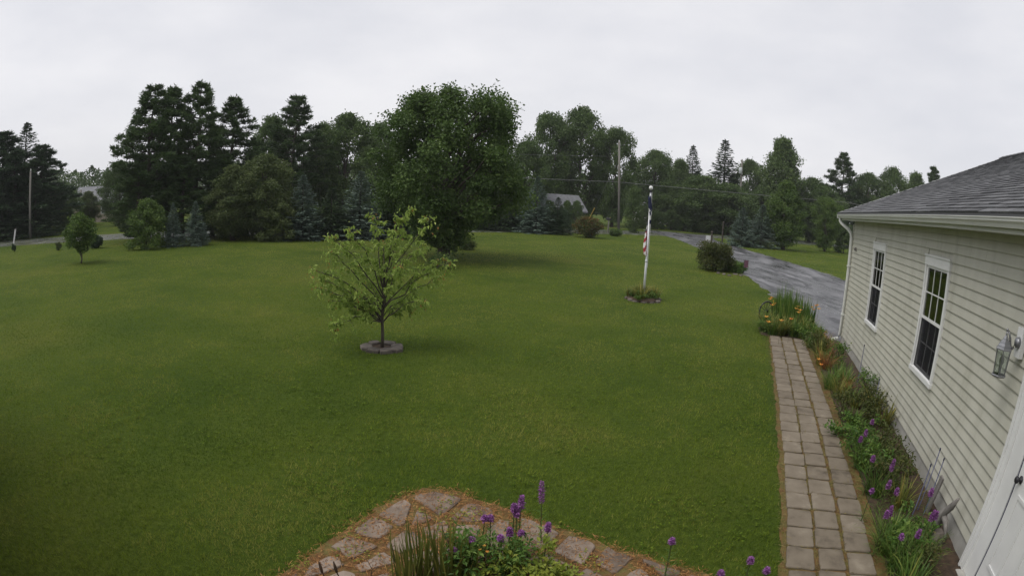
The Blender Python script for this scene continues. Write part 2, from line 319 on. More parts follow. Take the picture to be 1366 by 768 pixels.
def asphalt_mat():
    m, t = mat('wet_asphalt'); o = N(t, 'ShaderNodeOutputMaterial'); p = N(t, 'ShaderNodeBsdfPrincipled'); l = t.links.new
    tcn = N(t, 'ShaderNodeTexCoord'); mpn = N(t, 'ShaderNodeMapping'); mpn.inputs['Rotation'].default_value = (0, 0, -0.25); mpn.inputs['Scale'].default_value = (1, 0.35, 1)
    l(tcn.outputs['Object'], mpn.inputs[0])
    fine = N(t, 'ShaderNodeTexNoise', Scale=30.0, Detail=8.0); big = N(t, 'ShaderNodeTexNoise', Scale=0.9, Detail=9.0, Roughness=0.72)
    l(tcn.outputs['Object'], fine.inputs['Vector']); l(mpn.outputs[0], big.inputs['Vector'])
    r1 = ramp(t, [(0.3, (0.070, 0.070, 0.075)), (0.7, (0.125, 0.123, 0.128))]); l(fine.outputs['Fac'], r1.inputs[0])
    r2 = ramp(t, [(0.36, (1.35, 1.35, 1.35)), (0.48, (0.60, 0.60, 0.61)), (0.62, (1.6, 1.6, 1.6))]); l(big.outputs['Fac'], r2.inputs[0])
    tar = N(t, 'ShaderNodeTexNoise', Scale=0.55, Detail=6.0, Roughness=0.6); mp2 = N(t, 'ShaderNodeMapping'); mp2.inputs['Location'].default_value = (7.3, 2.1, 0); mp2.inputs['Rotation'].default_value = (0, 0, -0.2); mp2.inputs['Scale'].default_value = (1.3, 0.32, 1)
    l(tcn.outputs['Object'], mp2.inputs[0]); l(mp2.outputs[0], tar.inputs['Vector'])
    r3 = ramp(t, [(0.465, (1, 1, 1)), (0.482, (0.22, 0.22, 0.23)), (0.520, (0.22, 0.22, 0.23)), (0.535, (1, 1, 1))]); l(tar.outputs['Fac'], r3.inputs[0])
    m1 = N(t, 'ShaderNodeMix', data_type='RGBA', blend_type='MULTIPLY'); m1.inputs[0].default_value = 1.0; m2 = N(t, 'ShaderNodeMix', data_type='RGBA', blend_type='MULTIPLY'); m2.inputs[0].default_value = 1.0
    l(r1.outputs[0], m1.inputs[6]); l(r2.outputs[0], m1.inputs[7]); l(m1.outputs[2], m2.inputs[6]); l(r3.outputs[0], m2.inputs[7]); l(m2.outputs[2], p.inputs['Base Color'])
    rr = N(t, 'ShaderNodeMapRange'); rr.inputs[1].default_value = 0.40; rr.inputs[2].default_value = 0.60; rr.inputs[3].default_value = 0.22; rr.inputs[4].default_value = 0.55; l(big.outputs['Fac'], rr.inputs[0]); l(rr.outputs[0], p.inputs['Roughness'])
    bp = N(t, 'ShaderNodeBump'); bp.inputs['Strength'].default_value = 0.3; bp.inputs['Distance'].default_value = 0.01; l(fine.outputs['Fac'], bp.inputs['Height']); l(bp.outputs[0], p.inputs['Normal'])
    l(p.outputs[0], o.inputs[0]); return m
M['asphalt'] = asphalt_mat()

# ------------------------------------------------------------------ ground, road, driveway
mb = MB(); R_ = 3000
mb.add([(-R_, -R_, 0), (R_, -R_, 0), (R_, R_, 0), (-R_, R_, 0)], [(0, 1, 2, 3)])
ob('ground', mb.mesh('ground'), M['lawn'], kind='structure')
def sheet(name, poly, z, m, kind='structure', jag=0.0, step=0.4, seed=1):
    """flat sheet with a slightly ragged outline"""
    r = np.random.default_rng(seed); pts = []
    poly = [np.array(q[:2], float) for q in poly]
    for i, a in enumerate(poly):
        b = poly[(i + 1) % len(poly)]; n = max(1, int(np.linalg.norm(b - a) / step)) if jag else 1
        for k in range(n): pts.append(a + (b - a) * k / n + (r.normal(size=2) * jag if jag else 0))
    mb = MB(); mb.add([(x, y, z) for x, y in pts], [tuple(range(len(pts)))])
    return ob(name, mb.mesh(name), m, kind=kind)
drive_left = [(15.6, 66.0), (15.3, 61.0), (15.4, 51.0), (14.25, 40.7), (12.65, 31.6), (11.2, 24.5), (10.2, 20.0), (9.4, 17.3), (8.55, 14.6), (8.3, 13.2), (8.0, 11.6)]
drive_right = [(14, 7), (24, 2), (30, 14), (19, 20), (17.7, 24.8), (18.35, 28.0), (18.6, 32.4), (19.1, 38.2), (19.6, 44.5), (20.6, 53.0), (22.6, 62.0)]
sheet('driveway', drive_left + drive_right, 0.008, M['asphalt'], jag=0.13)
near_edge = [(-140, -37), (-60, 10), (-36, 24.5), (-10, 39.5), (11, 52), (24, 58), (38, 62), (80, 73), (200, 100)]
far_edge = []
for i, q in enumerate(near_edge):
    a = np.array(near_edge[max(i - 1, 0)]); b = np.array(near_edge[min(i + 1, len(near_edge) - 1)]); t_ = (b - a) / np.linalg.norm(b - a)
    far_edge.append((q[0] - t_[1] * 6.2, q[1] + t_[0] * 6.2))
sheet('road', near_edge + far_edge[::-1], 0.004, M['asphalt'])

# ------------------------------------------------------------------ house
house = thing('house', 'single storey cream sided house wing with white double hung windows and grey shingle roof', 'house', (0, 0, 0), -YAW)
S0, S1 = 0.4, 13.7               # wall ends along s
ZB, ZT = 0.20, 2.93
openings = [(6.66, 7.69, 1.01, 2.62), (10.17, 11.20, 1.01, 2.62), (2.70, 4.19, -0.1, 2.34)]
def wall_segments(z0, z1):
    cuts = sorted([(a, b) for a, b, c, e in openings if c < z1 - 1e-4 and e > z0 + 1e-4]); segs = []; s = S0
    for a, b in cuts: segs.append((s, a)); s = b
    segs.append((s, S1)); return [q for q in segs if q[1] - q[0] > 0.02]
mb = MB()
for z0, z1 in ((-0.25, 1.01), (1.01, 2.34), (2.34, 2.62), (2.62, 3.0)):
    for a, b in wall_segments(z0, z1): mb.box(WALL + 0.025, WALL + 0.16, a, b, z0, z1)
mb.box(WALL + 0.026, 12.2, S1 - 0.16, S1 - 0.012, -0.25, 3.0)
mb.add([(WALL + .03, S1 - .1, 3.0), (12.1, S1 - .1, 3.0), (7.5, S1 - .1, 4.95)], [(0, 1, 2)])
wall = ob('wall', mb.mesh('wall'), M['siding'], house)
EXPO = 0.1145
z = ZB
while z < ZT - 0.01:
    z1 = min(z + EXPO, ZT)
    zc0, zc1 = z, z1
    segs = []
    for a, b in wall_segments(z, z1):
        while b - a > 3.7:
            q = a + rng.uniform(2.2, 3.4); segs.append((a, q)); a = q
        segs.append((a, b))
    for a, b in segs:
        mb = MB(); y0, y1 = a + 0.0015, b - 0.0015
        x = WALL
        mb.extr([(x + 0.028, zc0 + 0.003), (x, zc0), (x - 0.001, zc0 + 0.010), (x + 0.016, zc1 + 0.006), (x + 0.028, zc1 + 0.006)], y0, y1)
        ob('siding_board', mb.mesh('siding_board'), M['siding'], wall)
    z += EXPO
mb = MB(); mb.box(WALL - 0.012, WALL + 0.028, S1 - 0.085, S1 + 0.012, 0.15, 2.93); ob('corner_board', mb.mesh('corner_board'), M['siding'], house)
mb = MB()
for a, b in wall_segments(-0.2, 0.19): mb.box(WALL + 0.012, WALL + 0.024, a, b, -0.25, 0.215)
ob('foundation', mb.mesh('foundation'), M['concrete'], house)
# soffit, fascia, gutter, downspout
EAVE = 2.42
mb = MB(); mb.box(EAVE + 0.105, WALL + 0.03, S0, 14.0, 3.012, 3.026); ob('soffit', mb.mesh('soffit'), M['gutter'], house)
mb = MB(); mb.box(EAVE + 0.085, EAVE + 0.104, S0, 14.0, 3.005, 3.165); ob('fascia', mb.mesh('fascia'), M['gutter'], house)
mb = MB(); mb.box(WALL - 0.004, WALL + 0.024, S0, 13.6, 2.938, 3.010); ob('frieze', mb.mesh('frieze'), M['siding'], house)
mb = MB(); mb.box(EAVE - 0.004, EAVE + 0.084, S0, 14.0, 3.142, 3.163); ob('drip_edge', mb.mesh('drip_edge'), M['darkmetal'], house)
mb = MB()
prof = [(0.082, 0.11), (0.082, 0.0), (0.018, 0.0), (0.004, 0.045), (-0.02, 0.075), (-0.022, 0.11), (-0.032, 0.112), (-0.032, 0.124), (-0.012, 0.124), (-0.012, 0.076), (0.012, 0.048), (0.024, 0.008), (0.074, 0.008), (0.074, 0.11)]
mb.extr([(EAVE + x, 3.048 + z_ * .70) for x, z_ in prof], S0, 14.05)
gut = ob('gutter', mb.mesh('gutter'), M['gutter'], house)
mb = MB(); mb.box(EAVE - 0.024, EAVE + 0.083, 14.05, 14.056, 3.046, 3.137); ob('end_cap', mb.mesh('end_cap'), M['gutter'], gut)
mb = MB()
def rectpipe(mb, pts, w=0.038, h=0.03):
    for (a, b) in zip(pts[:-1], pts[1:]):
        mb.tube([a, b], 0.040, 8)
rp_ = [(EAVE + 0.05, 13.93, 3.05), (EAVE + 0.05, 13.93, 2.98), (EAVE + 0.08, 13.9, 2.93), (EAVE + 0.25, 13.75, 2.80), (WALL - 0.075, 13.66, 2.72), (WALL - 0.05, 13.65, 2.62), (WALL - 0.05, 13.65, 0.22), (WALL - 0.075, 13.65, 0.12), (WALL - 0.26, 13.66, 0.06)]
mb.tube(rp_, 0.040, 8); dsp = ob('downspout', mb.mesh('downspout', True), M['gutter'], house)
for zz in (0.7, 1.9):
    mb = MB(); mb.box(WALL - 0.097, WALL + 0.0, 13.60, 13.70, zz, zz + 0.03); ob('strap', mb.mesh('strap'), M['gutter'], dsp)
# roof
RZ0, RD = 3.185, 7.5; SL = 5 / 12.; RZ1 = RZ0 + (RD - (EAVE - 0.02)) * SL
mb = MB(); e0 = EAVE - 0.02
mb.extr([(e0, RZ0 - 0.02), (RD, RZ1 - 0.02), (2 * RD - e0, RZ0 - 0.02), (2 * RD - e0, RZ0 - 0.12), (RD, RZ1 - 0.14), (e0, RZ0 - 0.05)], S0, 14.0)
roof = ob('roof', mb.mesh('roof'), M['shingle_far'], house)
mb = MB(); mb.add([(e0 + .06, 14.005, RZ0 - .19), (e0 + .06, 14.03, RZ0 - .19), (RD, 14.03, RZ1 - .17), (RD, 14.005, RZ1 - .17), (e0, 14.005, RZ0 - .005), (e0, 14.03, RZ0 - .005), (RD, 14.03, RZ1 - .005), (RD, 14.005, RZ1 - .005)], [(0, 1, 2, 3), (4, 7, 6, 5), (0, 4, 5, 1), (1, 5, 6, 2), (2, 6, 7, 3), (3, 7, 4, 0)])
ob('rake_board', mb.mesh('rake_board'), M['gutter'], roof)
ang = math.atan(SL); ex = 0.143; slope_len = (RD - e0) / math.cos(ang)
shl = []                         # (distance, course, s, width)
ncourse = int(slope_len / ex)
r_ = np.random.default_rng(3)
for i in range(ncourse):
    s = 14.03 - r_.random() * 0.15; first = True
    while s > 1.2:
        w = r_.uniform(0.16, 0.34); d_ = e0 + i * ex * math.cos(ang); zz = RZ0 + i * ex * math.sin(ang)
        c = W(d_, s - w / 2, zz); shl.append((float(np.linalg.norm(c - np.array([0, 0, H]))) + (20 if s < 4.0 else 0), i, s, w, r_.random())); s -= w
shl.sort()
def shingle_verts(i, s, w, lift):
    a = i * ex - 0.004; b = a + ex + 0.03; t = 0.006 + lift * 0.006
    def P(q, up): return (e0 + q * math.cos(ang) - up * math.sin(ang), RZ0 - 0.018 + q * math.sin(ang) + up * math.cos(ang))
    V = []
    for y in (s - 0.004, s - w + 0.004):
        for q, up in ((a, 0.0), (a, t + 0.008), (b, 0.004), (b, 0.0)):
            x, z_ = P(q, up); V.append((x, y, z_))
    F = [(0, 1, 2, 3), (7, 6, 5, 4), (0, 4, 5, 1), (1, 5, 6, 2)]
    return V, F
for k, (dist, i, s, w, lf) in enumerate(shl[:300]):
    mb = MB(); mb.add(*shingle_verts(i, s, w, lf)); ob('shingle', mb.mesh('shingle'), M['shingle'], roof)
mb = MB()
for dist, i, s, w, lf in shl[300:]:
    mb.t = r_.random(); mb.add(*shingle_verts(i, s, w, lf))
ob('far_shingles', mb.mesh('far_shingles'), M['shingle_far'], roof, kind='stuff')
mb = MB()
s = 14.03
while s > 1:
    mb.t = r_.random() * 0.3; mb.add([(RD - .17, s, RZ1 - .055), (RD, s, RZ1 + .03), (RD + .17, s, RZ1 - .055), (RD - .17, s - .26, RZ1 - .06), (RD, s - .26, RZ1 + .02), (RD + .17, s - .26, RZ1 - .06)], [(0, 1, 4, 3), (1, 2, 5, 4), (0, 2, 1)]); s -= 0.25
ob('ridge_cap', mb.mesh('ridge_cap'), M['shingle_far'], roof)
# the main body of the house, whose wall carries the camera
mb = MB(); mb.box(-9.0, WALL + 0.024, -7.7, -0.42, -0.25, 3.0); ob('wall', mb.mesh('wall'), M['siding'], house)
mb = MB(); mb.extr([(-9.4, 3.0), (12.6, 3.0), (12.6, 3.06), (-9.4, 3.06)], -8.1, -0.07); ob('soffit', mb.mesh('soffit'), M['gutter'], house)
mb = MB(); mb.add([(-9.4, -.07, 3.065), (12.6, -.07, 3.065), (12.6, -8.1, 3.065), (-9.4, -8.1, 3.065), (-9.4, -4.1, 4.75), (12.6, -4.1, 4.75)], [(0, 1, 5, 4), (2, 3, 4, 5), (0, 4, 3), (1, 2, 5)]); ob('roof', mb.mesh('roof'), M['shingle_far'], house)
# windows
def window(s0, s1, z0, z1):
    mb = MB(); x0, x1 = WALL - 0.026, WALL + 0.04; t = 0.062; h = 0.125
    mb.box(x0, x1, s0, s0 + t, z0 + t * .9, z1 - h); mb.box(x0, x1, s1 - t, s1, z0 + t * .9, z1 - h)
    mb.box(x0 - 0.012, x1, s0 - 0.012, s1 + 0.012, z0, z0 + t * .9); mb.box(x0 - 0.006, x1, s0 - 0.012, s1 + 0.012, z1 - h, z1 + 0.0)
    mb.box(x0 - 0.02, x1, s0 - 0.022, s1 + 0.022, z1 - 0.022 + 0.02, z1 + 0.02)
    wf = ob('window', mb.mesh('window'), M['white'], house)
    a, b = s0 + t, s1 - t; lo, hi = z0 + t * .9, z1 - h; md = (lo + hi) / 2; q = 0.038
    def sash(zlo, zhi, x, name):
        m2 = MB(); m2.box(x, x + 0.03, a, a + q, zlo, zhi); m2.box(x, x + 0.03, b - q, b, zlo, zhi); m2.box(x, x + 0.03, a + q, b - q, zlo, zlo + q); m2.box(x, x + 0.03, a + q, b - q, zhi - q, zhi)
        ob(name, m2.mesh(name), M['white'], wf)
        A, B, Lo, Hi = a + q, b - q, zlo + q, zhi - q; w3 = (B - A) / 3; h2 = (Hi - Lo) / 2; g_ = 0.009
        for k in (1, 2):
            m2 = MB(); m2.box(x + 0.009, x + 0.021, A + k * w3 - g_, A + k * w3 + g_, Lo, Hi); ob('muntin', m2.mesh('muntin'), M['white'], wf)
        for k in range(3):
            m2 = MB(); m2.box(x + 0.0105, x + 0.0195, A + k * w3 + (g_ if k else 0), A + (k + 1) * w3 - (g_ if k < 2 else 0), Lo + h2 - g_, Lo + h2 + g_); ob('muntin', m2.mesh('muntin'), M['white'], wf)
            for j in range(2):
                m2 = MB(); y0 = A + k * w3 + (g_ if k else 0); y1 = A + (k + 1) * w3 - (g_ if k < 2 else 0); zz0 = Lo + (h2 + g_ if j else 0); zz1 = Lo + (h2 * 2 if j else h2 - g_)
                m2.box(x + 0.0135, x + 0.0165, y0, y1, zz0, zz1); ob('pane', m2.mesh('pane'), M['glass'], wf)
    sash(md - 0.018, hi, WALL - 0.004, 'upper_sash'); sash(lo, md + 0.02, WALL + 0.032, 'lower_sash')
    m2 = MB(); m2.box(WALL + 0.008, WALL + 0.010, a + .012, b - .012, lo + .012, md - .02); ob('insect_screen', m2.mesh('insect_screen'), M['screen'], wf)
    m2 = MB(); m2.box(WALL + 0.002, WALL + 0.014, a, a + .012, lo, md - .018); m2.box(WALL + 0.002, WALL + 0.014, b - .012, b, lo, md - .018); m2.box(WALL + 0.002, WALL + 0.014, a + .012, b - .012, lo, lo + .012)
    ob('screen_frame', m2.mesh('screen_frame'), M['white'], wf)
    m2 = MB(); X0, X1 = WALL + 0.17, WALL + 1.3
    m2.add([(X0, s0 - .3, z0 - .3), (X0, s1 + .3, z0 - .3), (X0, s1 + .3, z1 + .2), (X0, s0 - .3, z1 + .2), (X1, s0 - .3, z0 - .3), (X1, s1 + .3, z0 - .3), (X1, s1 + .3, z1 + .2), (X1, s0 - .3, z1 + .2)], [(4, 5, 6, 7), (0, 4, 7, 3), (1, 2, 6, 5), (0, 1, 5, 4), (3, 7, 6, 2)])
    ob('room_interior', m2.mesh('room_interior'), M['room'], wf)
    for c0, c1 in ((a - .02, a + .24), (b - .24, b + .02)):
        m2 = MB(); k_ = 14; ys = np.linspace(c0, c1, k_); xs = X0 + .06 + .018 * np.sin(np.arange(k_) * 2.1)
        m2.add([(x, y, z0 - .05) for x, y in zip(xs, ys)] + [(x, y, z1 + .05) for x, y in zip(xs, ys)], [(i, i + 1, k_ + i + 1, k_ + i) for i in range(k_ - 1)]); ob('curtain', m2.mesh('curtain', True), M['curtain'], wf)
    m2 = MB(); m2.box(X0 + .05, X0 + .2, a + .05, b - .05, z0 + .98, z0 + 1.04); ob('shelf_rail', m2.mesh('shelf_rail'), M['curtain'], wf)
    return wf
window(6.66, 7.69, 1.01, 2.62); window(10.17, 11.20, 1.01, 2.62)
# door
mb = MB(); x0 = WALL - 0.03
mb.box(x0, WALL + 0.03, 4.09, 4.20, 0.02, 2.24); mb.box(x0, WALL + 0.03, 2.70, 2.81, 0.02, 2.24); mb.box(x0 - 0.005, WALL + 0.03, 2.70, 4.20, 2.24, 2.36)
mb.box(x0 + 0.022, WALL + 0.05, 3.86, 4.09, 0.02, 2.24); mb.box(x0 - 0.018, x0 - 0.001, 4.165, 4.205, 0.02, 2.24)
dfr = ob('door_frame', mb.mesh('door_frame'), M['white'], house)
mb = MB(); mb.box(WALL + 0.0, WALL + 0.045, 2.815, 3.835, 0.13, 2.22)
door = ob('door', mb.mesh('door'), M['white'], house)
for (a, b, c, e) in ((3.46, 3.72, 1.42, 2.08), (3.46, 3.72, 0.32, 1.02), (2.95, 3.25, 1.42, 2.08), (2.95, 3.25, 0.32, 1.02)):
    mb = MB()
    for q, w in ((0, 0.03),):
        mb.box(WALL - 0.010, WALL - 0.001, a, a + w, c, e); mb.box(WALL - 0.010, WALL - 0.001, b - w, b, c, e); mb.box(WALL - 0.010, WALL - 0.001, a + w, b - w, c, c + w); mb.box(WALL - 0.010, WALL - 0.001, a + w, b - w, e - w, e)
    ob('door_panel', mb.mesh('door_panel'), M['white'], door)
mb = MB(); mb.lathe([(0.034, 0), (0.034, 0.008), (0.014, 0.012), (0.014, 0.035), (0.030, 0.045), (0.033, 0.062), (0.022, 0.074), (0.002, 0.076)], 16)
ob('door_knob', mb.mesh('door_knob', True), M['darkmetal'], door, (WALL - 0.0, 3.765, 1.13), rot=(0, -math.pi / 2, 0))
mb = MB(); mb.box(WALL + 0.005, WALL + 0.03, 3.8355, 3.8595, 0.03, 2.24); ob('weather_strip', mb.mesh('weather_strip'), M['navy'], house)
mb = MB(); mb.box(WALL - 0.10, WALL + 0.1, 2.7, 4.12, -0.2, 0.018); ob('door_step', mb.mesh('door_step'), M['concrete'], house)
# lantern and small box on the wall
lan = thing('wall_lantern', 'pewter carriage lantern with glass panes beside the white door', 'lamp', W(WALL - 0.22, 4.42, 1.80), -YAW)
mb = MB(); mb.box(0.165, 0.215, -0.06, 0.06, 0.18, 0.44); ob('back_plate', mb.mesh('back_plate'), M['white'], lan)
mb = MB(); mb.lathe([(0.05, 0), (0.045, 0.03), (0.02, 0.045)], 14); ob('rosette', mb.mesh('rosette', True), M['pewter'], lan, (0.166, 0, 0.31), rot=(0, -math.pi / 2, 0))
mb = MB(); mb.tube([(0.13, 0, 0.31), (0.10, 0, 0.25), (0.07, 0, 0.27), (0.05, 0, 0.34), (0.02, 0, 0.395), (0.0, 0, 0.39), (0, 0, 0.35)], [0.014, 0.013, 0.012, 0.012, 0.010, 0.010, 0.010], 8); ob('arm', mb.mesh('arm', True), M['pewter'], lan)
mb = MB(); mb.lathe([(0.012, 0.36), (0.02, 0.345), (0.03, 0.335), (0.034, 0.32), (0.055, 0.305), (0.060, 0.29), (0.078, 0.272), (0.082, 0.255), (0.095, 0.245), (0.095, 0.235)][::-1], 6); ob('cap', mb.mesh('cap'), M['pewter'], lan)
mb = MB(); mb.lathe([(0.005, 0.42), (0.014, 0.41), (0.007, 0.385)][::-1], 10); ob('finial', mb.mesh('finial', True), M['pewter'], lan)
mb = MB(); mb.lathe([(0.03, -0.012), (0.07, 0.0), (0.088, 0.012), (0.075, 0.02)], 6); ob('base_ring', mb.mesh('base_ring'), M['pewter'], lan)
for k in range(6):
    t = 2 * math.pi * k / 6; t2 = t + math.pi / 3; mb = MB()
    A_ = np.array([0.070 * math.cos(t), 0.070 * math.sin(t), 0.018]); B_ = np.array([0.084 * math.cos(t), 0.084 * math.sin(t), 0.238]); mb.tube([A_, B_], 0.006, 5); ob('bar', mb.mesh('bar'), M['pewter'], lan)
    A2 = np.array([0.070 * math.cos(t2), 0.070 * math.sin(t2), 0.018]); B2 = np.array([0.084 * math.cos(t2), 0.084 * math.sin(t2), 0.238]); f_ = 0.94
    mb = MB(); mb.add([A_ * [f_, f_, 1], A2 * [f_, f_, 1], B2 * [f_, f_, 1], B_ * [f_, f_, 1]], [(0, 1, 2, 3)]); ob('pane', mb.mesh('pane'), M['glass'], lan)
mb = MB(); mb.lathe([(0.014, 0.02), (0.014, 0.10), (0.024, 0.12), (0.028, 0.15), (0.012, 0.185), (0.002, 0.19)], 10); ob('bulb', mb.mesh('bulb', True), M['curtain'], lan)
mb = MB(); mb.box(-0.035, 0.0, -0.05, 0.05, -0.04, 0.04); mb.lathe([(0.02, -0.012), (0.026, 0.0), (0.02, 0.012)], 8, (-0.04, 0.0, 0.0))
ob('wall_sensor', mb.mesh('wall_sensor'), M['greywood'], None, W(WALL - 0.002, 13.15, 2.36), -YAW, 'small grey sensor box on siding near the downspout corner', 'sensor')

# ------------------------------------------------------------------ walkway of pavers
def WS(poly): return [W(d, s)[:2] for d, s in poly]
walk = sheet('walkway', WS([(0.80, 2.2), (1.90, 2.2), (1.92, 13.35), (0.86, 13.35)]), 0.006, M['mulch'], jag=0.015, step=0.12)
pm = []
for k in range(6):
    r2 = np.random.default_rng(50 + k); mb = MB(); w, h = 0.135, 0.165
    poly = []
    for cx_, cy_ in ((-w, -h), (w, -h), (w, h), (-w, h)):
        poly.append((cx_ + r2.normal() * .005, cy_ + r2.normal() * .005))
    pts = []
    for i in range(4):
        a = np.array(poly[i]); b = np.array(poly[(i + 1) % 4])
        for q in (0.04, 0.35, 0.65, 0.96): pts.append(a + (b - a) * q + r2.normal(size=2) * 0.003)
    mb.slab(pts, -0.03, 0.024, 0.045, 0.008); pm.append(mb.mesh('paver'))
for i in range(31):
    s = 2.35 + 0.362 * i + 0.0
    for j in range(3):
        d = 1.02 + j * 0.298 + (0.015 if j == 2 else 0)
        p = W(d + rng.normal() * .005, s + (0.03 if j == 1 else 0) + rng.normal() * .006, 0.006 + rng.uniform(-.006, .004))
        ob('paver', pm[rng.integers(6)], M['paver'], walk, p, rot=(rng.normal() * .012, rng.normal() * .012, -YAW + rng.normal() * .015))

# ------------------------------------------------------------------ foreground flagstone path
patio_outer = [G(*q)[:2] for q in ((330, 790), (385, 762), (440, 722), (495, 684), (545, 656), (600, 652), (660, 672), (720, 694), (780, 716), (840, 736), (905, 756), (960, 772))]
patio = sheet('stone_path', patio_outer + [np.array(q) for q in ((1.7, 2.6), (0.6, 2.3), (-0.6, 2.2), (-1.7, 2.4))], 0.006, M['mulch'], jag=0.03, step=0.12)
flag_px = [(585, 680, 46, 18), (537, 687, 30, 16), (622, 692, 40, 14), (500, 705, 36, 18), (585, 708, 34, 22), (625, 706, 24, 14), (660, 715, 42, 22), (540, 722, 44, 22), (473, 735, 44, 22), (765, 738, 46, 24), (820, 752, 52, 24), (712, 718, 38, 20), (436, 756, 36, 22), (500, 752, 46, 24), (740, 756, 44, 20), (885, 763, 52, 18), (850, 775, 46, 20), (560, 690, 22, 10), (570, 748, 40, 22), (455, 775, 40, 22), (540, 775, 44, 22), (790, 772, 44, 20), (610, 735, 36, 18), (940, 782, 44, 18)]
def clip(poly, p, nrm):           # keep the side where (x - p).nrm <= 0
    o = []
    for i in range(len(poly)):
        A, B = poly[i], poly[(i + 1) % len(poly)]; da, db = (A - p) @ nrm, (B - p) @ nrm
        if da <= 0: o.append(A)
        if (da < 0) != (db < 0) and abs(da - db) > 1e-9: o.append(A + (B - A) * da / (da - db))
    return o
seeds = [G(u, v)[:2] for u, v, _, _ in flag_px] + [np.array(q) for q in ((-1.5, 2.75), (-1.2, 2.95), (-0.85, 3.25), (1.25, 3.2), (1.5, 3.0), (-1.75, 3.15))]
seeds = [q + rng.normal(size=2) * .02 for q in seeds]
cen = np.mean(patio_outer, 0)
from_edges = [(patio_outer[i], patio_outer[i + 1]) for i in range(len(patio_outer) - 1)]
for k, c in enumerate(seeds):
    poly = [c + .30 * np.array([math.cos(t), math.sin(t)]) * rng.uniform(.8, 1.1) for t in np.linspace(0, 2 * math.pi, 11)[:-1]]
    for j, q in enumerate(seeds):
        if j != k and np.linalg.norm(q - c) < .8:
            dv = (q - c); ln = np.linalg.norm(dv); poly = clip(poly, c + dv * .5 - dv / ln * rng.uniform(.024, .055), dv / ln)
    for A_, B_ in from_edges:
        e_ = B_ - A_; nr = np.array([-e_[1], e_[0]]) / np.linalg.norm(e_)
        if (A_ - cen) @ nr < 0: nr = -nr
        if np.linalg.norm((A_ + B_) / 2 - c) < .6: poly = clip(poly, A_ - nr * .07, nr)
    if len(poly) < 3: continue
    pts = []
    for i in range(len(poly)):       # chipped, uneven edges
        A_, B_ = poly[i], poly[(i + 1) % len(poly)]; L_ = np.linalg.norm(B_ - A_)
        if L_ < .03: pts.append(A_ - c); continue
        for q in (.12, .5, .88): pts.append(A_ + (B_ - A_) * q + rng.normal(size=2) * min(.008, L_ * .06) - c)
    mb = MB(); mb.slab(pts, -.03, .022, .07, .008)
    ob('flagstone', mb.mesh('flagstone'), M['stone'], patio, (c[0], c[1], 0.003 + rng.uniform(-.006, .005)), rot=(rng.normal() * .018, rng.normal() * .018, 0))

# soil beds
sheet('house_bed', WS([(1.90, 2.4), (WALL + .01, 2.4), (WALL + .01, 13.8), (2.3, 14.0), (1.93, 13.4)]), 0.010, M['soil'], jag=0.012, step=0.15)
sheet('corner_bed', [W(*q)[:2] for q in ((0.65, 13.40), (2.2, 13.40), (2.3, 14.6), (1.9, 15.6), (1.0, 15.7), (0.6, 14.6))], 0.012, M['soil'], jag=0.03, step=0.2)
front_bed = [G(*q)[:2] for q in ((520, 775), (560, 742), (620, 728), (690, 730), (745, 748), (790, 768))] + [np.array((0.7, 2.6)), np.array((-0.6, 2.6))]
sheet('front_bed', front_bed, 0.012, M['soil'], jag=0.02, step=0.12)

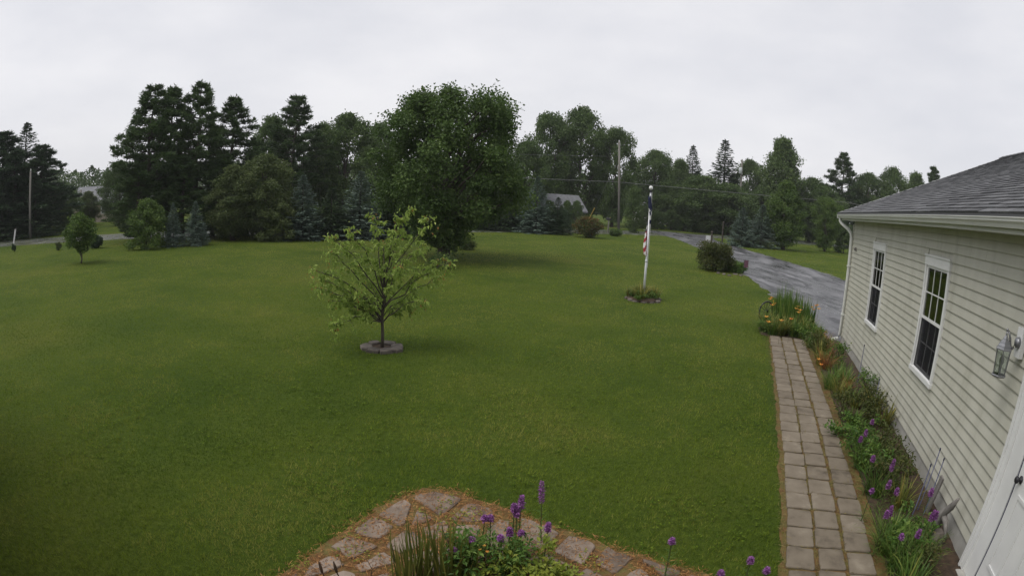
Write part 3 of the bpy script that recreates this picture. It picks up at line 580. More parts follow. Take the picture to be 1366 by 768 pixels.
# ------------------------------------------------------------------ lawn blades
def in_poly(P, poly):
    x, y = P[:, 0], P[:, 1]; res = np.zeros(len(P), bool); poly = np.asarray([q[:2] for q in poly]); n = len(poly)
    for i in range(n):
        x1, y1 = poly[i]; x2, y2 = poly[(i + 1) % n]
        c = ((y1 > y) != (y2 > y)) & (x < (x2 - x1) * (y - y1) / (y2 - y1 + 1e-12) + x1); res ^= c
    return res
def build_grass():
    rr = np.linspace(2.6, 78, 6000); dens = np.minimum(4200, 4200 * (4.4 / rr) ** 1.40); pdf = dens * rr; cdf = np.concatenate([[0], np.cumsum((pdf[1:] + pdf[:-1]) / 2 * np.diff(rr))])
    a0, a1 = math.radians(-66), math.radians(62); n = int(cdf[-1] * (a1 - a0)); r = np.interp(rng.random(n) * cdf[-1], cdf, rr); a = rng.uniform(a0, a1, n)
    P = np.stack([r * np.sin(a), r * np.cos(a)], 1); Dd = r
    ds = np.stack([P[:, 0] * CA - P[:, 1] * SA, P[:, 0] * SA + P[:, 1] * CA], 1)
    edge = rng.normal(size=len(P)) * 0.03 + (vnoise(P[:, 0] * 3, P[:, 1] * 3, 4) - .5) * 0.16
    keep = ~((ds[:, 0] > 0.76 + edge) & (ds[:, 1] < 13.5))
    pe = P + (rng.normal(size=P.shape) * 0.03) + (vnoise(P[:, 0] * 4, P[:, 1] * 4, 5)[:, None] - .5) * 0.12
    keep &= ~in_poly(pe, patio_outer + [np.array(q) for q in ((1.7, 2.0), (-1.7, 2.0))])
    keep &= ~in_poly(pe, [W(*q)[:2] for q in ((0.7, 13.35), (2.2, 13.35), (2.3, 14.6), (1.9, 15.6), (1.0, 15.7), (0.65, 14.6))])
    keep &= ~in_poly(pe, drive_left + drive_right)
    keep &= np.hypot(P[:, 0] + 2.36, P[:, 1] - 9.6) > 0.33
    keep &= np.hypot(P[:, 0] - 4.03, P[:, 1] - 16.13) > 0.42
    P = P[keep]; Dd = Dd[keep]; n = len(P)
    big = vnoise(P[:, 0] * .5, P[:, 1] * .5, 1) * .6 + vnoise(P[:, 0] * 1.7, P[:, 1] * 1.7, 2) * .4
    sm = vnoise(P[:, 0] * 6, P[:, 1] * 6, 3)
    tuft = vnoise(P[:, 0] * 13, P[:, 1] * 13, 8) * .7 + vnoise(P[:, 0] * 31, P[:, 1] * 31, 9) * .3
    streak = vnoise(P[:, 0] * .35 + P[:, 1] * .9, P[:, 1] * .25 - P[:, 0] * .1, 41)
    tint = -0.32 + 0.74 * big + 0.26 * sm + 0.20 * tuft + 0.34 * streak + rng.normal(size=n) * .10
    tint += .20 * np.exp(-(((P[:, 0] - 1) / 22) ** 2 + ((P[:, 1] - 30) / 13) ** 2)) + .10 * np.exp(-(((P[:, 0] + 12) / 9) ** 2 + ((P[:, 1] - 17) / 8) ** 2))  # far lawn: yellower grass, with added brightness in the tint standing in for light
    worn = vnoise(P[:, 0] * .8 + 9, P[:, 1] * .8, 51) * .65 + vnoise(P[:, 0] * 2.7, P[:, 1] * 2.7, 52) * .35
    wk = (worn > .66) & (rng.random(n) < .5); tint[wk] += .30
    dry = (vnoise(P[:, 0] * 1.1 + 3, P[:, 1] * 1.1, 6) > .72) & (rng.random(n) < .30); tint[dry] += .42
    h = (0.012 + 0.030 * tuft * tuft + 0.010 * sm) * rng.uniform(.6, 1.4, n); w = 0.0040 * (1 + Dd * 0.075) * rng.uniform(.7, 1.4, n)
    a = rng.uniform(0, 2 * math.pi, n); lean = h * rng.uniform(.15, 1.1, n)
    dx = np.stack([np.cos(a), np.sin(a)], 1); sd = np.stack([-dx[:, 1], dx[:, 0]], 1)
    b0 = np.zeros((n, 3)); b0[:, :2] = P - sd * w[:, None] / 2; b0[:, 2] = -.002
    b1 = np.zeros((n, 3)); b1[:, :2] = P + sd * w[:, None] / 2; b1[:, 2] = -.002
    tp = np.zeros((n, 3)); tp[:, :2] = P + dx * lean[:, None]; tp[:, 2] = h
    V = np.stack([b0, b1, tp], 1).reshape(-1, 3); F = np.arange(3 * n).reshape(-1, 3)
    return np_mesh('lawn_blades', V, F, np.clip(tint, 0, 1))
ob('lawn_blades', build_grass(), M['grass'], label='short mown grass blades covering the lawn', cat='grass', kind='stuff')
# clover / weeds: small round leaves scattered through the near lawn
def build_clover():
    n = 9000; a = rng.uniform(math.radians(-64), math.radians(40), n); r = np.sqrt(rng.uniform(3.2 ** 2, 11 ** 2, n)); P = np.stack([r * np.sin(a), r * np.cos(a), np.zeros(n)], 1)
    k = vnoise(P[:, 0] * 1.2, P[:, 1] * 1.2, 12) + vnoise(P[:, 0] * 4, P[:, 1] * 4, 13) * .5 > .86
    ds = DS(P); k &= ds[0] < .7; k &= ~in_poly(P[:, :2], patio_outer + [np.array(q) for q in ((1.7, 2.0), (-1.7, 2.0))]); k &= np.hypot(P[:, 0] + 2.36, P[:, 1] - 9.6) > .5
    P = np.repeat(P[k], 3, 0); n = len(P); P[:, 2] = rng.uniform(.022, .05, n); A = rvec(n); A[:, 2] *= .2; Nn = rvec(n) * .4 + [0, 0, 1]
    return leaf_mesh('clover', P + A * .01, A, Nn, rng.uniform(.018, .034, n), rng.uniform(.016, .028, n), rng.normal(size=n) * .12 + .30)
ob('clover', build_clover(), M['grass'], label='clover and weed leaves dotted through the lawn', cat='clover', kind='stuff')
def litter(name, n, sampler, label, z=.012, mt=None):
    mt = mt or M['straw']
    P = sampler(n); n = len(P); P3 = np.zeros((n, 3)); P3[:, :2] = P; P3[:, 2] = z + rng.random(n) * .018; A = rvec(n); A[:, 2] = np.abs(A[:, 2]) * .25; Nn = rvec(n) * .6 + [0, 0, 1]
    ob(name, leaf_mesh(name, P3, A, Nn, rng.uniform(.025, .075, n), rng.uniform(.003, .007, n), rng.random(n)), mt, label=label, cat='dead grass', kind='stuff')
def patio_s(n):
    lo = np.array([-1.9, 2.3]); hi = np.array([2.0, 4.8]); P = rng.uniform(lo, hi, (n * 4, 2)); pe = P + rng.normal(size=P.shape) * .04; k = in_poly(pe, patio_outer + [np.array(q) for q in ((1.7, 2.4), (-1.7, 2.2))])
    P = P[k]; s = vnoise(P[:, 0] * 5, P[:, 1] * 5, 21); return P[s + rng.random(len(P)) * .5 > .62][:n]
litter('straw_litter', 20000, patio_s, 'orange brown dead grass between the flagstones')
def walk_s(n):
    j = rng.integers(0, 5, n); s = rng.uniform(2.4, 13.4, n); dd = np.select([j == 0, j == 1, j == 2, j == 3], [0.845 + rng.normal(size=n) * .03, 1.169 + rng.normal(size=n) * .010, 1.474 + rng.normal(size=n) * .012, 1.80 + rng.normal(size=n) * .03], rng.uniform(.84, 1.8, n))
    s = np.where((j == 4), 2.35 + .362 * np.round((s - 2.35) / .362 - .5) + .181 + rng.normal(size=n) * .010, s)
    return np.stack([dd * CA + s * SA, -dd * SA + s * CA], 1)
litter('walk_litter', 8000, walk_s, 'yellow brown moss and straw in the paver joints', z=.010, mt=M['moss'])

# ------------------------------------------------------------------ trees: generators
def curve(a, b, sag=0.0, n=6, wob=0.0, r=None):
    a = np.asarray(a, float); b = np.asarray(b, float); t = np.linspace(0, 1, n)[:, None]; P = a + (b - a) * t
    P[:, 2] += sag * 4 * (t * (1 - t))[:, 0]
    if wob: P[1:-1] += (r or rng).normal(size=(n - 2, 3)) * wob
    return P
def gen_broad(seed, h=8.0, rad=3.6, base=0.08, trunk_r=0.16, puffs=72, lpp=330, leaf=(0.19, 0.125), shape='round', pr=(0.17, 0.30), limbs=18):
    r = np.random.default_rng(seed)
    def env(t):
        if shape == 'round': return max(0.05, 1 - abs(2 * t - 0.95) ** 2.6) ** 0.6
        if shape == 'oval': return max(0.05, 1 - abs(2 * t - 0.85) ** 2.2) ** 0.7 * 0.9
        if shape == 'vase': return (0.42 + 0.68 * min(1, t * 1.5)) * max(0.05, 1 - max(0, t - 0.62) ** 2 * 5.0)
        if shape == 'maple': return float(np.interp(t, [0, .12, .28, .5, .75, .9, 1], [.22, .55, .92, 1.0, .94, .90, .74]))
        if shape == 'bush': return max(0.1, 1 - t ** 3) ** 0.6
        return 1
    z0, z1 = h * base, h
    C = []; Rr = []
    for i in range(puffs):
        t = (i + r.random()) / puffs; t = t ** 0.9
        a = i * 2.39996 + r.normal() * .4; e = env(t) * rad; pr_ = rad * r.uniform(*pr); q = math.sqrt(r.uniform(0.12, 1.0)); rr_ = max(0, e - pr_ * .7) * q * r.uniform(.85, 1.12)
        C.append((rr_ * math.cos(a), rr_ * math.sin(a), min(z0 + (z1 - z0) * t, z1 - pr_ * .6))); Rr.append(pr_)
    C = np.array(C); Rr = np.array(Rr); P = []; A = []; NN = []; T = []
    for c, q in zip(C, Rr):
        n = int(lpp * r.uniform(.65, 1.25)); u = unit(r.normal(size=(n, 3))); u[:, 2] *= .78; rr_ = q * np.power(r.random(n), .42) * r.uniform(.85, 1.12, n)
        rr_ *= 1 + .35 * np.sin(u[:, 0] * 7 + c[0] * 3) * np.sin(u[:, 1] * 6 + c[1] * 2)
        P.append(c + u * rr_[:, None]); A.append(unit(u * .6 + r.normal(size=(n, 3)) * .7 + [0, 0, -.35])); NN.append(unit(u * .5 + [0, 0, .6] + r.normal(size=(n, 3)) * .55)); T.append(np.clip(.45 + r.normal() * .10 + r.normal(size=n) * .17, 0, 1))
    P = np.concatenate(P); A = np.concatenate(A); NN = np.concatenate(NN); T = np.concatenate(T); n = len(P)
    crown = leaf_mesh('crown', P, A, NN, leaf[0] * r.uniform(.7, 1.3, n), leaf[1] * r.uniform(.7, 1.3, n), T)
    mb = MB(); lean = r.normal(size=2) * .02 * h
    tk = np.array([(lean[0] * t, lean[1] * t, h * .82 * t - .05) for t in np.linspace(0, 1, 9)]); tk[1:-1, :2] += r.normal(size=(7, 2)) * .012 * h
    mb.tube(tk, trunk_r * (1.25 - np.linspace(0, 1, 9) * 1.1).clip(.12, 1.3) * np.array([1.35] + [1] * 8), 8)
    for c in C[r.permutation(puffs)[:limbs]]:
        k = int(np.clip((c[2] / h - .22) / .82 * 8, 1, 6)); s = tk[k]; mb.tube(curve(s, c, .04 * h, 6, .01 * h, r), trunk_r * np.linspace(.42, .08, 6), 5, False)
    return mb.mesh('trunk', True), crown, h, rad
def gen_spruce(seed, h=8.0, rad=2.2, dens=1.0, open_=0.0, droop=.25):
    r = np.random.default_rng(seed); P = []; A = []; NN = []; Ls = []; T = []
    z = h * .04; mb = MB(); mb.tube([(0, 0, -.05), (0, 0, h * .5), (0, 0, h * .99)], [h * .013, h * .008, .008], 7)
    while z < h * .985:
        t = z / h; Lb = rad * (1 - t) ** .9 + .03; nb = int(max(4, (9 - 4 * t) * dens))
        a0 = r.random() * 6.28
        for b in range(nb):
            a = a0 + b * 6.283 / nb + r.normal() * .18; L_ = Lb * r.uniform(.72, 1.12); ca, sa = math.cos(a), math.sin(a)
            if r.random() < open_: continue
            n = max(16, int(L_ * 19 * dens) * 2); q = r.random(n) ** .8; rise = (.55 * t - droop) * L_
            x = q * L_; zz = z + rise * q + .10 * L_ * q * q
            wid = (1 - q) * .32 * L_ + .05 * (1 - .7 * t); off = r.uniform(-1, 1, n) * wid
            px = np.stack([ca * x - sa * off, sa * x + ca * off, zz - np.abs(off) * .22 + r.normal(size=n) * .035], 1)
            dr = np.stack([ca - sa * np.sign(off) * .8, sa + ca * np.sign(off) * .8, np.full(n, -.28) + .5 * t], 1) + r.normal(size=(n, 3)) * .25
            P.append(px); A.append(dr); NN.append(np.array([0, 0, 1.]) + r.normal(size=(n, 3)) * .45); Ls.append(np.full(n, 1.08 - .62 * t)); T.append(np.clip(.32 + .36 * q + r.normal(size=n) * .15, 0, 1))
        z += h * (.034 - .014 * t) * r.uniform(.85, 1.15)
    n = 14; P.append(np.stack([np.zeros(n), np.zeros(n), h * r.uniform(.93, .985, n)], 1)); A.append(rvec(n, r) * .5 + [0, 0, 1.2]); NN.append(rvec(n, r)); Ls.append(np.full(n, .8)); T.append(np.full(n, .5))
    P = np.concatenate(P); n = len(P)
    crown = leaf_mesh('crown', P, np.concatenate(A), np.concatenate(NN), .26 * r.uniform(.7, 1.35, n) * np.concatenate(Ls), .085 * r.uniform(.7, 1.4, n), np.concatenate(T), fold=.1)
    return mb.mesh('trunk', True), crown, h, rad
def gen_pine(seed, h=10.0, rad=2.6, start=.22, dens=1.0):
    r = np.random.default_rng(seed); P = []; A = []; T = []; mb = MB()
    tk = np.array([(r.normal() * .05, r.normal() * .05, h * t - .05) for t in np.linspace(0, 1, 9)]); mb.tube(tk, h * .017 * (1.1 - np.linspace(0, 1, 9)).clip(.06, 1.1), 7)
    z = h * start
    while z < h * .97:
        t = (z / h - start) / (1 - start); nb = int(r.integers(4, 7)); a0 = r.random() * 6.28
        prof = min(1.0, .55 + 1.6 * t) * (1 - t ** 1.9) + .04
        for b in range(nb):
            a = a0 + b * 6.283 / nb + r.normal() * .25; L_ = rad * prof * r.uniform(.5, 1.15); ca, sa = math.cos(a), math.sin(a)
            e = np.array([ca * L_, sa * L_, z + L_ * r.uniform(.02, .32)]); s = np.array([0, 0, z]); c = curve(s, e, -.05 * L_, 6, .03 * L_, r); mb.tube(c, np.linspace(.035, .010, 6), 4, False)
            nt_ = int((9 + L_ * 9) * dens); q = .30 + .70 * r.random(nt_) ** .7
            base = s + (e - s) * q[:, None]; wd = .30 * L_ * (1.15 - q); off = r.uniform(-1, 1, nt_) * wd
            base = base + np.stack([-sa * off, ca * off, np.abs(off) * .15 + r.normal(size=nt_) * .05 + .05], 1)
            k = 11; Pk = np.repeat(base, k, 0); d = unit(r.normal(size=(nt_ * k, 3)) + np.array([ca * .6, sa * .6, .55])); P.append(Pk + r.normal(size=Pk.shape) * .045); A.append(d); T.append(np.clip(np.repeat(r.normal(size=nt_) * .13 + .45, k) + r.normal(size=nt_ * k) * .12, 0, 1))
        z += h * .040 * r.uniform(.75, 1.25)
    P = np.concatenate(P); n = len(P)
    crown = leaf_mesh('crown', P, np.concatenate(A), rvec(n, r), .24 * r.uniform(.7, 1.3, n), .055 * r.uniform(.7, 1.4, n), np.concatenate(T), fold=.1)
    return mb.mesh('trunk', True), crown, h, rad

PROTO = {
    'broadA': gen_broad(11), 'broadB': gen_broad(12, shape='oval', rad=3.0), 'broadC': gen_broad(13, shape='vase', rad=3.4, puffs=84, lpp=250, pr=(.15, .27)),
    'broadD': gen_broad(14, shape='round', rad=3.3, puffs=92, lpp=240, pr=(.14, .26), limbs=22), 'bush': gen_broad(15, h=3.0, rad=1.5, base=.02, trunk_r=.05, puffs=34, lpp=190, leaf=(.13, .085), shape='bush', limbs=8),
    'spruceA': gen_spruce(21), 'spruceB': gen_spruce(22, rad=1.9, droop=.35), 'spruceOpen': gen_spruce(23, rad=1.9, dens=1.15, open_=.0, droop=.32), 'thuja': gen_broad(16, h=4, rad=.95, base=.02, trunk_r=.06, puffs=60, lpp=110, leaf=(.12, .06), shape='oval', pr=(.28, .45), limbs=4),
    'pineA': gen_pine(31), 'pineB': gen_pine(32, rad=2.3), 'pineC': gen_pine(33, rad=2.8, start=.06, dens=1.2),
}
_mesh_cache = {}
def crown_for(kind, m):
    key = (kind, m)
    if key not in _mesh_cache:
        me = PROTO[kind][1]
        if len(me.materials): me = me.copy(); me.materials.clear()
        me.materials.append(M[m]); _mesh_cache[key] = me
    return _mesh_cache[key]
def tree(kind, m, name, label, u, vt, D, wpx, group=None, cat='tree', base=None):
    """tree whose top shows at pixel (u, vt), standing D metres off on the lawn"""
    if base is not None: D = float(np.hypot(*G(*base)[:2]))
    p = AT(u, vt, D); tm, cm, h, rad = PROTO[kind]; sc = p[2] / h; wid = wpx * 1.12 / FPX * math.hypot(D, p[2] - H); sx = wid / (2 * rad)
    e = thing(name, label, cat, (p[0], p[1], 0), rng.uniform(0, 6.28), group, (sx, sx, sc))
    ob('trunk', tm, M['bark'], e); ob('crown', crown_for(kind, m), M[m], e)
    return e

# the big maple
mp_ = AT(592, 345, 24.6)
tm, cm, _, _ = gen_broad(78, h=7.55, rad=3.85, base=.10, trunk_r=.21, puffs=130, lpp=520, leaf=(.125, .10), shape='maple', pr=(.12, .23), limbs=40)
e = thing('maple_tree', 'large dense maple tree with dark green crown standing alone on the lawn', 'tree', (-3.15, 24.4, 0))
ob('trunk', tm, M['bark'], e); ob('crown', cm, M['maple'], e)

T_ = [
 # kind, material, name, label, u, vtop, D, width_px, group
 ('spruceA', 'spruce', 'spruce_tree', 'dark spruce with the tallest thin spire across the road', 37, 163, 58, 125, None),
 ('pineC', 'spruce', 'spruce_tree', 'dark spruce in the tight stand across the road', 8, 174, 56, 130, 'dark spruces across the road'),
 ('spruceA', 'spruce', 'spruce_tree', 'dark spruce in the tight stand across the road', -22, 182, 58, 120, 'dark spruces across the road'),
 ('pineC', 'spruce', 'spruce_tree', 'dark spruce in the tight stand across the road', 58, 192, 55, 110, 'dark spruces across the road'),
 ('pineC', 'spruce', 'pine_tree', 'dark bushy pine in front of the roadside spruce stand', 22, 200, 53, 110, None),
 ('spruceA', 'spruce', 'spruce_tree', 'low dark spruce filling the foot of the roadside stand', 48, 232, 52, 80, 'low dark spruces of the roadside stand'),
 ('spruceB', 'spruce', 'spruce_tree', 'low dark spruce filling the foot of the roadside stand', 4, 226, 52, 90, 'low dark spruces of the roadside stand'),
 ('broadA', 'broad', 'roadside_tree', 'dark rounded tree at the foot of the spruce stand by the utility pole', 84, 246, 62, 60, None),
 ('broadB', 'olive', 'roadside_tree', 'brownish olive tree in front of the low house across the road', 118, 256, 66, 42, None),
 ('broadA', 'broad', 'roadside_tree', 'light green round tree behind the low house with grey roof', 160, 216, 60, 58, None),
 ('pineA', 'pine', 'pine_tree', 'tall white pine with the longest bare branches reaching towards the open sky', 207, 113, 38, 119, None),
 ('pineB', 'pine', 'pine_tree', 'tall white pine second in the row of four pines', 234, 112, 40, 90, None),
 ('pineA', 'pine', 'pine_tree', 'tall white pine with rounded top, third in the row of four pines', 271, 109, 39, 102, None),
 ('pineB', 'pine', 'pine_tree', 'shortest white pine at the end of the row of four pines', 315, 126, 41, 100, None),
 ('pineC', 'pine', 'pine_tree', 'low bushy pine under the tall white pines', 186, 218, 36.5, 88, 'low bushy pines under the tall pines'),
 ('pineC', 'pine', 'pine_tree', 'low bushy pine under the tall white pines', 246, 208, 37, 96, 'low bushy pines under the tall pines'),
 ('pineC', 'pine', 'pine_tree', 'low bushy pine under the tall white pines', 300, 205, 37.5, 92, 'low bushy pines under the tall pines'),
 ('broadA', 'broad', 'broadleaf_tree', 'dark rounded tree under the tall pines above the bright bush', 184, 240, 40, 50, None),
 ('bush', 'light', 'bush', 'bright green rounded bush at the lawn edge beside small blue spruces', 196, 267, 31.5, 62, None),
 ('spruceA', 'blue', 'spruce_tree', 'small narrow blue spruce beside the bright green bush', 231, 270, 32, 34, None),
 ('spruceB', 'blue', 'spruce_tree', 'small blue spruce in front of the low bushy pines', 261, 268, 32, 42, None),
 ('broadB', 'olive', 'broadleaf_tree', 'olive green feathery tree between small blue spruces and the tall pine', 312, 222, 34.5, 80, None),
 ('broadD', 'olive', 'broadleaf_tree', 'olive green spreading tree in front of the tall dark pine', 355, 207, 35, 92, None),
 ('pineA', 'pine', 'pine_tree', 'tall dark pine standing alone above the olive green trees', 398, 127, 48, 104, None),
 ('broadA', 'broad', 'broadleaf_tree', 'dark rounded tree behind the tall pine by the bare pole', 365, 156, 52, 74, None),
 ('broadD', 'broad', 'broadleaf_tree', 'dark green round topped tree between the pine and the maple', 466, 153, 50, 92, None),
 ('broadB', 'broad', 'broadleaf_tree', 'narrow dark tree next to the round topped tree', 432, 166, 53, 60, None),
 ('broadA', 'broad', 'broadleaf_tree', 'dark tree half hidden behind the large maple', 507, 166, 55, 66, None),
 ('spruceA', 'blue', 'spruce_tree', 'bluish spruce at the lawn edge below the bare utility pole', 405, 233, 34, 74, None),
 ('spruceB', 'spruce', 'spruce_tree', 'dark green spruce filling the lawn edge beside the bluish spruce', 443, 250, 34.5, 70, None),
 ('spruceA', 'blue', 'spruce_tree', 'grey blue spruce at the lawn edge just before the large maple', 482, 228, 35, 86, None),
 ('spruceB', 'spruce', 'spruce_tree', 'dark spruce tucked behind the edge of the large maple', 528, 246, 36, 76, None),
 ('bush', 'olive', 'bush', 'olive bush in the dark lawn edge under the spreading tree', 372, 258, 33.5, 64, None),
 ('broadA', 'broad', 'broadleaf_tree', 'green tree showing behind the maple crown near the road', 702, 190, 60, 74, None),
 ('broadD', 'broad', 'broadleaf_tree', 'tree hidden mostly behind the maple crown', 640, 205, 58, 100, 'trees behind the maple'),
 ('broadB', 'broad', 'broadleaf_tree', 'tree hidden mostly behind the maple crown', 572, 205, 56, 100, 'trees behind the maple'),
 ('spruceB', 'spruce', 'spruce_tree', 'dark spruce between the maple and the blue spruce', 652, 262, 47.5, 66, 'dark spruces past the maple'),
 ('spruceA', 'spruce', 'spruce_tree', 'dark spruce between the maple and the blue spruce', 686, 258, 47.5, 60, 'dark spruces past the maple'),
 ('spruceA', 'blue', 'spruce_tree', 'silvery blue spruce at the lawn edge near the red tipped bush', 718, 235, 46, 58, None),
 ('spruceB', 'spruce', 'spruce_tree', 'short dark spruce between the silvery blue spruce and red tipped bush', 745, 263, 46, 44, None),
 ('broadC', 'broad', 'broadleaf_tree', 'tall spreading tree behind the small far house', 738, 152, 68, 74, 'tall trees behind the small far house'),
 ('broadD', 'broad', 'broadleaf_tree', 'tall spreading tree behind the small far house', 778, 145, 70, 82, 'tall trees behind the small far house'),
 ('broadC', 'broad', 'broadleaf_tree', 'tall loose tree whose branch reaches past the main utility pole', 822, 172, 68, 62, None),
 ('thuja', 'broad', 'arborvitae', 'narrow oval evergreen beside the road near the utility pole', 848, 251, 57.5, 30, None),
 ('broadA', 'broad', 'broadleaf_tree', 'rounded dark tree behind the flagpole across the road', 876, 202, 80, 74, None),
 ('broadB', 'broad', 'broadleaf_tree', 'tree between the rounded tree and the spired spruces', 908, 214, 84, 54, None),
 ('spruceOpen', 'spruce', 'spruce_tree', 'spired spruce with ragged top, lesser of the pair across the road', 925, 193, 86, 62, None),
 ('spruceOpen', 'spruce', 'spruce_tree', 'tall spired spruce with open branches, taller of the pair across the road', 968, 185, 84, 80, None),
 ('broadD', 'broad', 'broadleaf_tree', 'green tree behind the pole that carries the transformer', 1000, 214, 86, 56, None),
 ('broadB', 'broad', 'broadleaf_tree', 'tall dense oval tree standing above its neighbours across the road', 1045, 186, 80, 78, None),
 ('broadA', 'broad', 'broadleaf_tree', 'lower tree between the oval tree and the open pine', 1084, 238, 82, 66, None),
 ('pineA', 'pine', 'pine_tree', 'open topped pine rising behind the far house corner', 1126, 203, 88, 66, None),
 ('broadD', 'broad', 'broadleaf_tree', 'tree above the roof edge beyond the house', 1160, 232, 92, 64, 'trees beyond the house roof'),
 ('broadA', 'broad', 'broadleaf_tree', 'tree above the roof edge beyond the house', 1192, 225, 92, 60, 'trees beyond the house roof'),
 ('broadB', 'broad', 'broadleaf_tree', 'tree above the roof edge beyond the house', 1222, 232, 96, 56, 'trees beyond the house roof'),
 ('pineB', 'pine', 'pine_tree', 'small pine poking over the roof slope', 1246, 220, 96, 44, None),
 ('broadA', 'broad', 'broadleaf_tree', 'dark low spreading tree beside the road past the flagpole', 940, 236, 74, 92, 'dark low trees beside the road'),
 ('broadD', 'broad', 'broadleaf_tree', 'dark low spreading tree beside the road past the flagpole', 975, 246, 73, 78, 'dark low trees beside the road'),
 ('broadB', 'broad', 'broadleaf_tree', 'dark low spreading tree beside the road past the flagpole', 905, 248, 76, 64, 'dark low trees beside the road'),
 ('broadA', 'broad', 'broadleaf_tree', 'low tree behind the blue spruces past the driveway', 1020, 250, 78, 64, None),
 ('broadD', 'broad', 'broadleaf_tree', 'low tree behind the pale slender tree past the driveway', 1100, 250, 80, 74, None),
]
for kind, m, nm, lab, u, vt, D, w, grp in T_: tree(kind, m, nm, lab, u, vt, D, w, grp, 'bush' if nm == 'bush' else 'tree')
tree('spruceA', 'blue', 'spruce_tree', 'blue spruce on the lawn past the driveway, next to the post', 992, 276, 0, 46, None, base=(992, 329))
tree('spruceB', 'blue', 'spruce_tree', 'darker blue spruce between its paler twin and the bushy green tree', 1018, 273, 0, 50, None, base=(1020, 331))
tree('broadB', 'light', 'broadleaf_tree', 'bushy bright green tree on the lawn past the driveway', 1050, 243, 0, 64, None, base=(1052, 334))
tree('broadC', 'light', 'broadleaf_tree', 'pale slender tree on the lawn near the far house corner', 1105, 264, 0, 44, None, base=(1102, 336))
tree('bush', 'broad', 'bush', 'dark bush at the house corner edge of the far lawn', 1128, 305, 0, 34, None, 'bush', base=(1128, 338))
# underbrush rows that close the lawn edge
for u in range(285, 560, 26):
    tree('bush', 'broad', 'bush', 'dark underbrush shrub in the shaded lawn edge', u, 276 + rng.uniform(-8, 8), 37.5 + rng.uniform(-1, 1), 46, 'underbrush at the lawn edge', 'bush')
for u in range(630, 770, 24):
    tree('bush', 'spruce', 'bush', 'dark shrub under the trees past the maple', u, 284 + rng.uniform(-6, 6), 50 + rng.uniform(-1, 1), 34, 'shrubs past the maple', 'bush')
for u in range(860, 985, 18):
    tree('bush', 'broad', 'bush', 'low green shrub along the far side of the road', u, 282 + rng.uniform(-6, 6) + (u - 860) * .04, 71 + (u - 860) * .03, 28, 'shrubs across the road', 'bush')
for u in (733, 757, 770):
    tree('bush', 'broad', 'bush', 'green shrub half hiding the small tan house', u, 268, 59, 24, 'shrubs before the small house', 'bush')
# distant wood
def woods():
    P = []; A = []; T = []
    for k in range(150):
        az = math.radians(-66 + 132 * k / 149 + rng.normal() * .3); D = rng.uniform(118, 165); h = rng.uniform(8, 12.5); w = rng.uniform(3.5, 6); n = 1300
        c = np.array([D * math.sin(az), D * math.cos(az), 0]); u = rvec(n); tt = rng.random(n)
        pr_ = w * np.sqrt(1 - np.abs(2 * tt - .9).clip(0, 1) ** 2.4) * rng.uniform(.6, 1.1, n)
        P.append(c + np.stack([u[:, 0] * pr_, u[:, 1] * pr_, tt * h], 1)); A.append(rvec(n)); T.append(np.clip(.5 + rng.normal() * .16 + rng.normal(size=n) * .15, 0, 1))
    P = np.concatenate(P); n = len(P); return leaf_mesh('distant_woods', P, np.concatenate(A), rvec(n) + [0, 0, .6], rng.uniform(.4, .75, n), rng.uniform(.28, .5, n), np.concatenate(T))
ob('distant_woods', woods(), M['broad'], label='distant line of woods closing the horizon', cat='woods', kind='stuff')

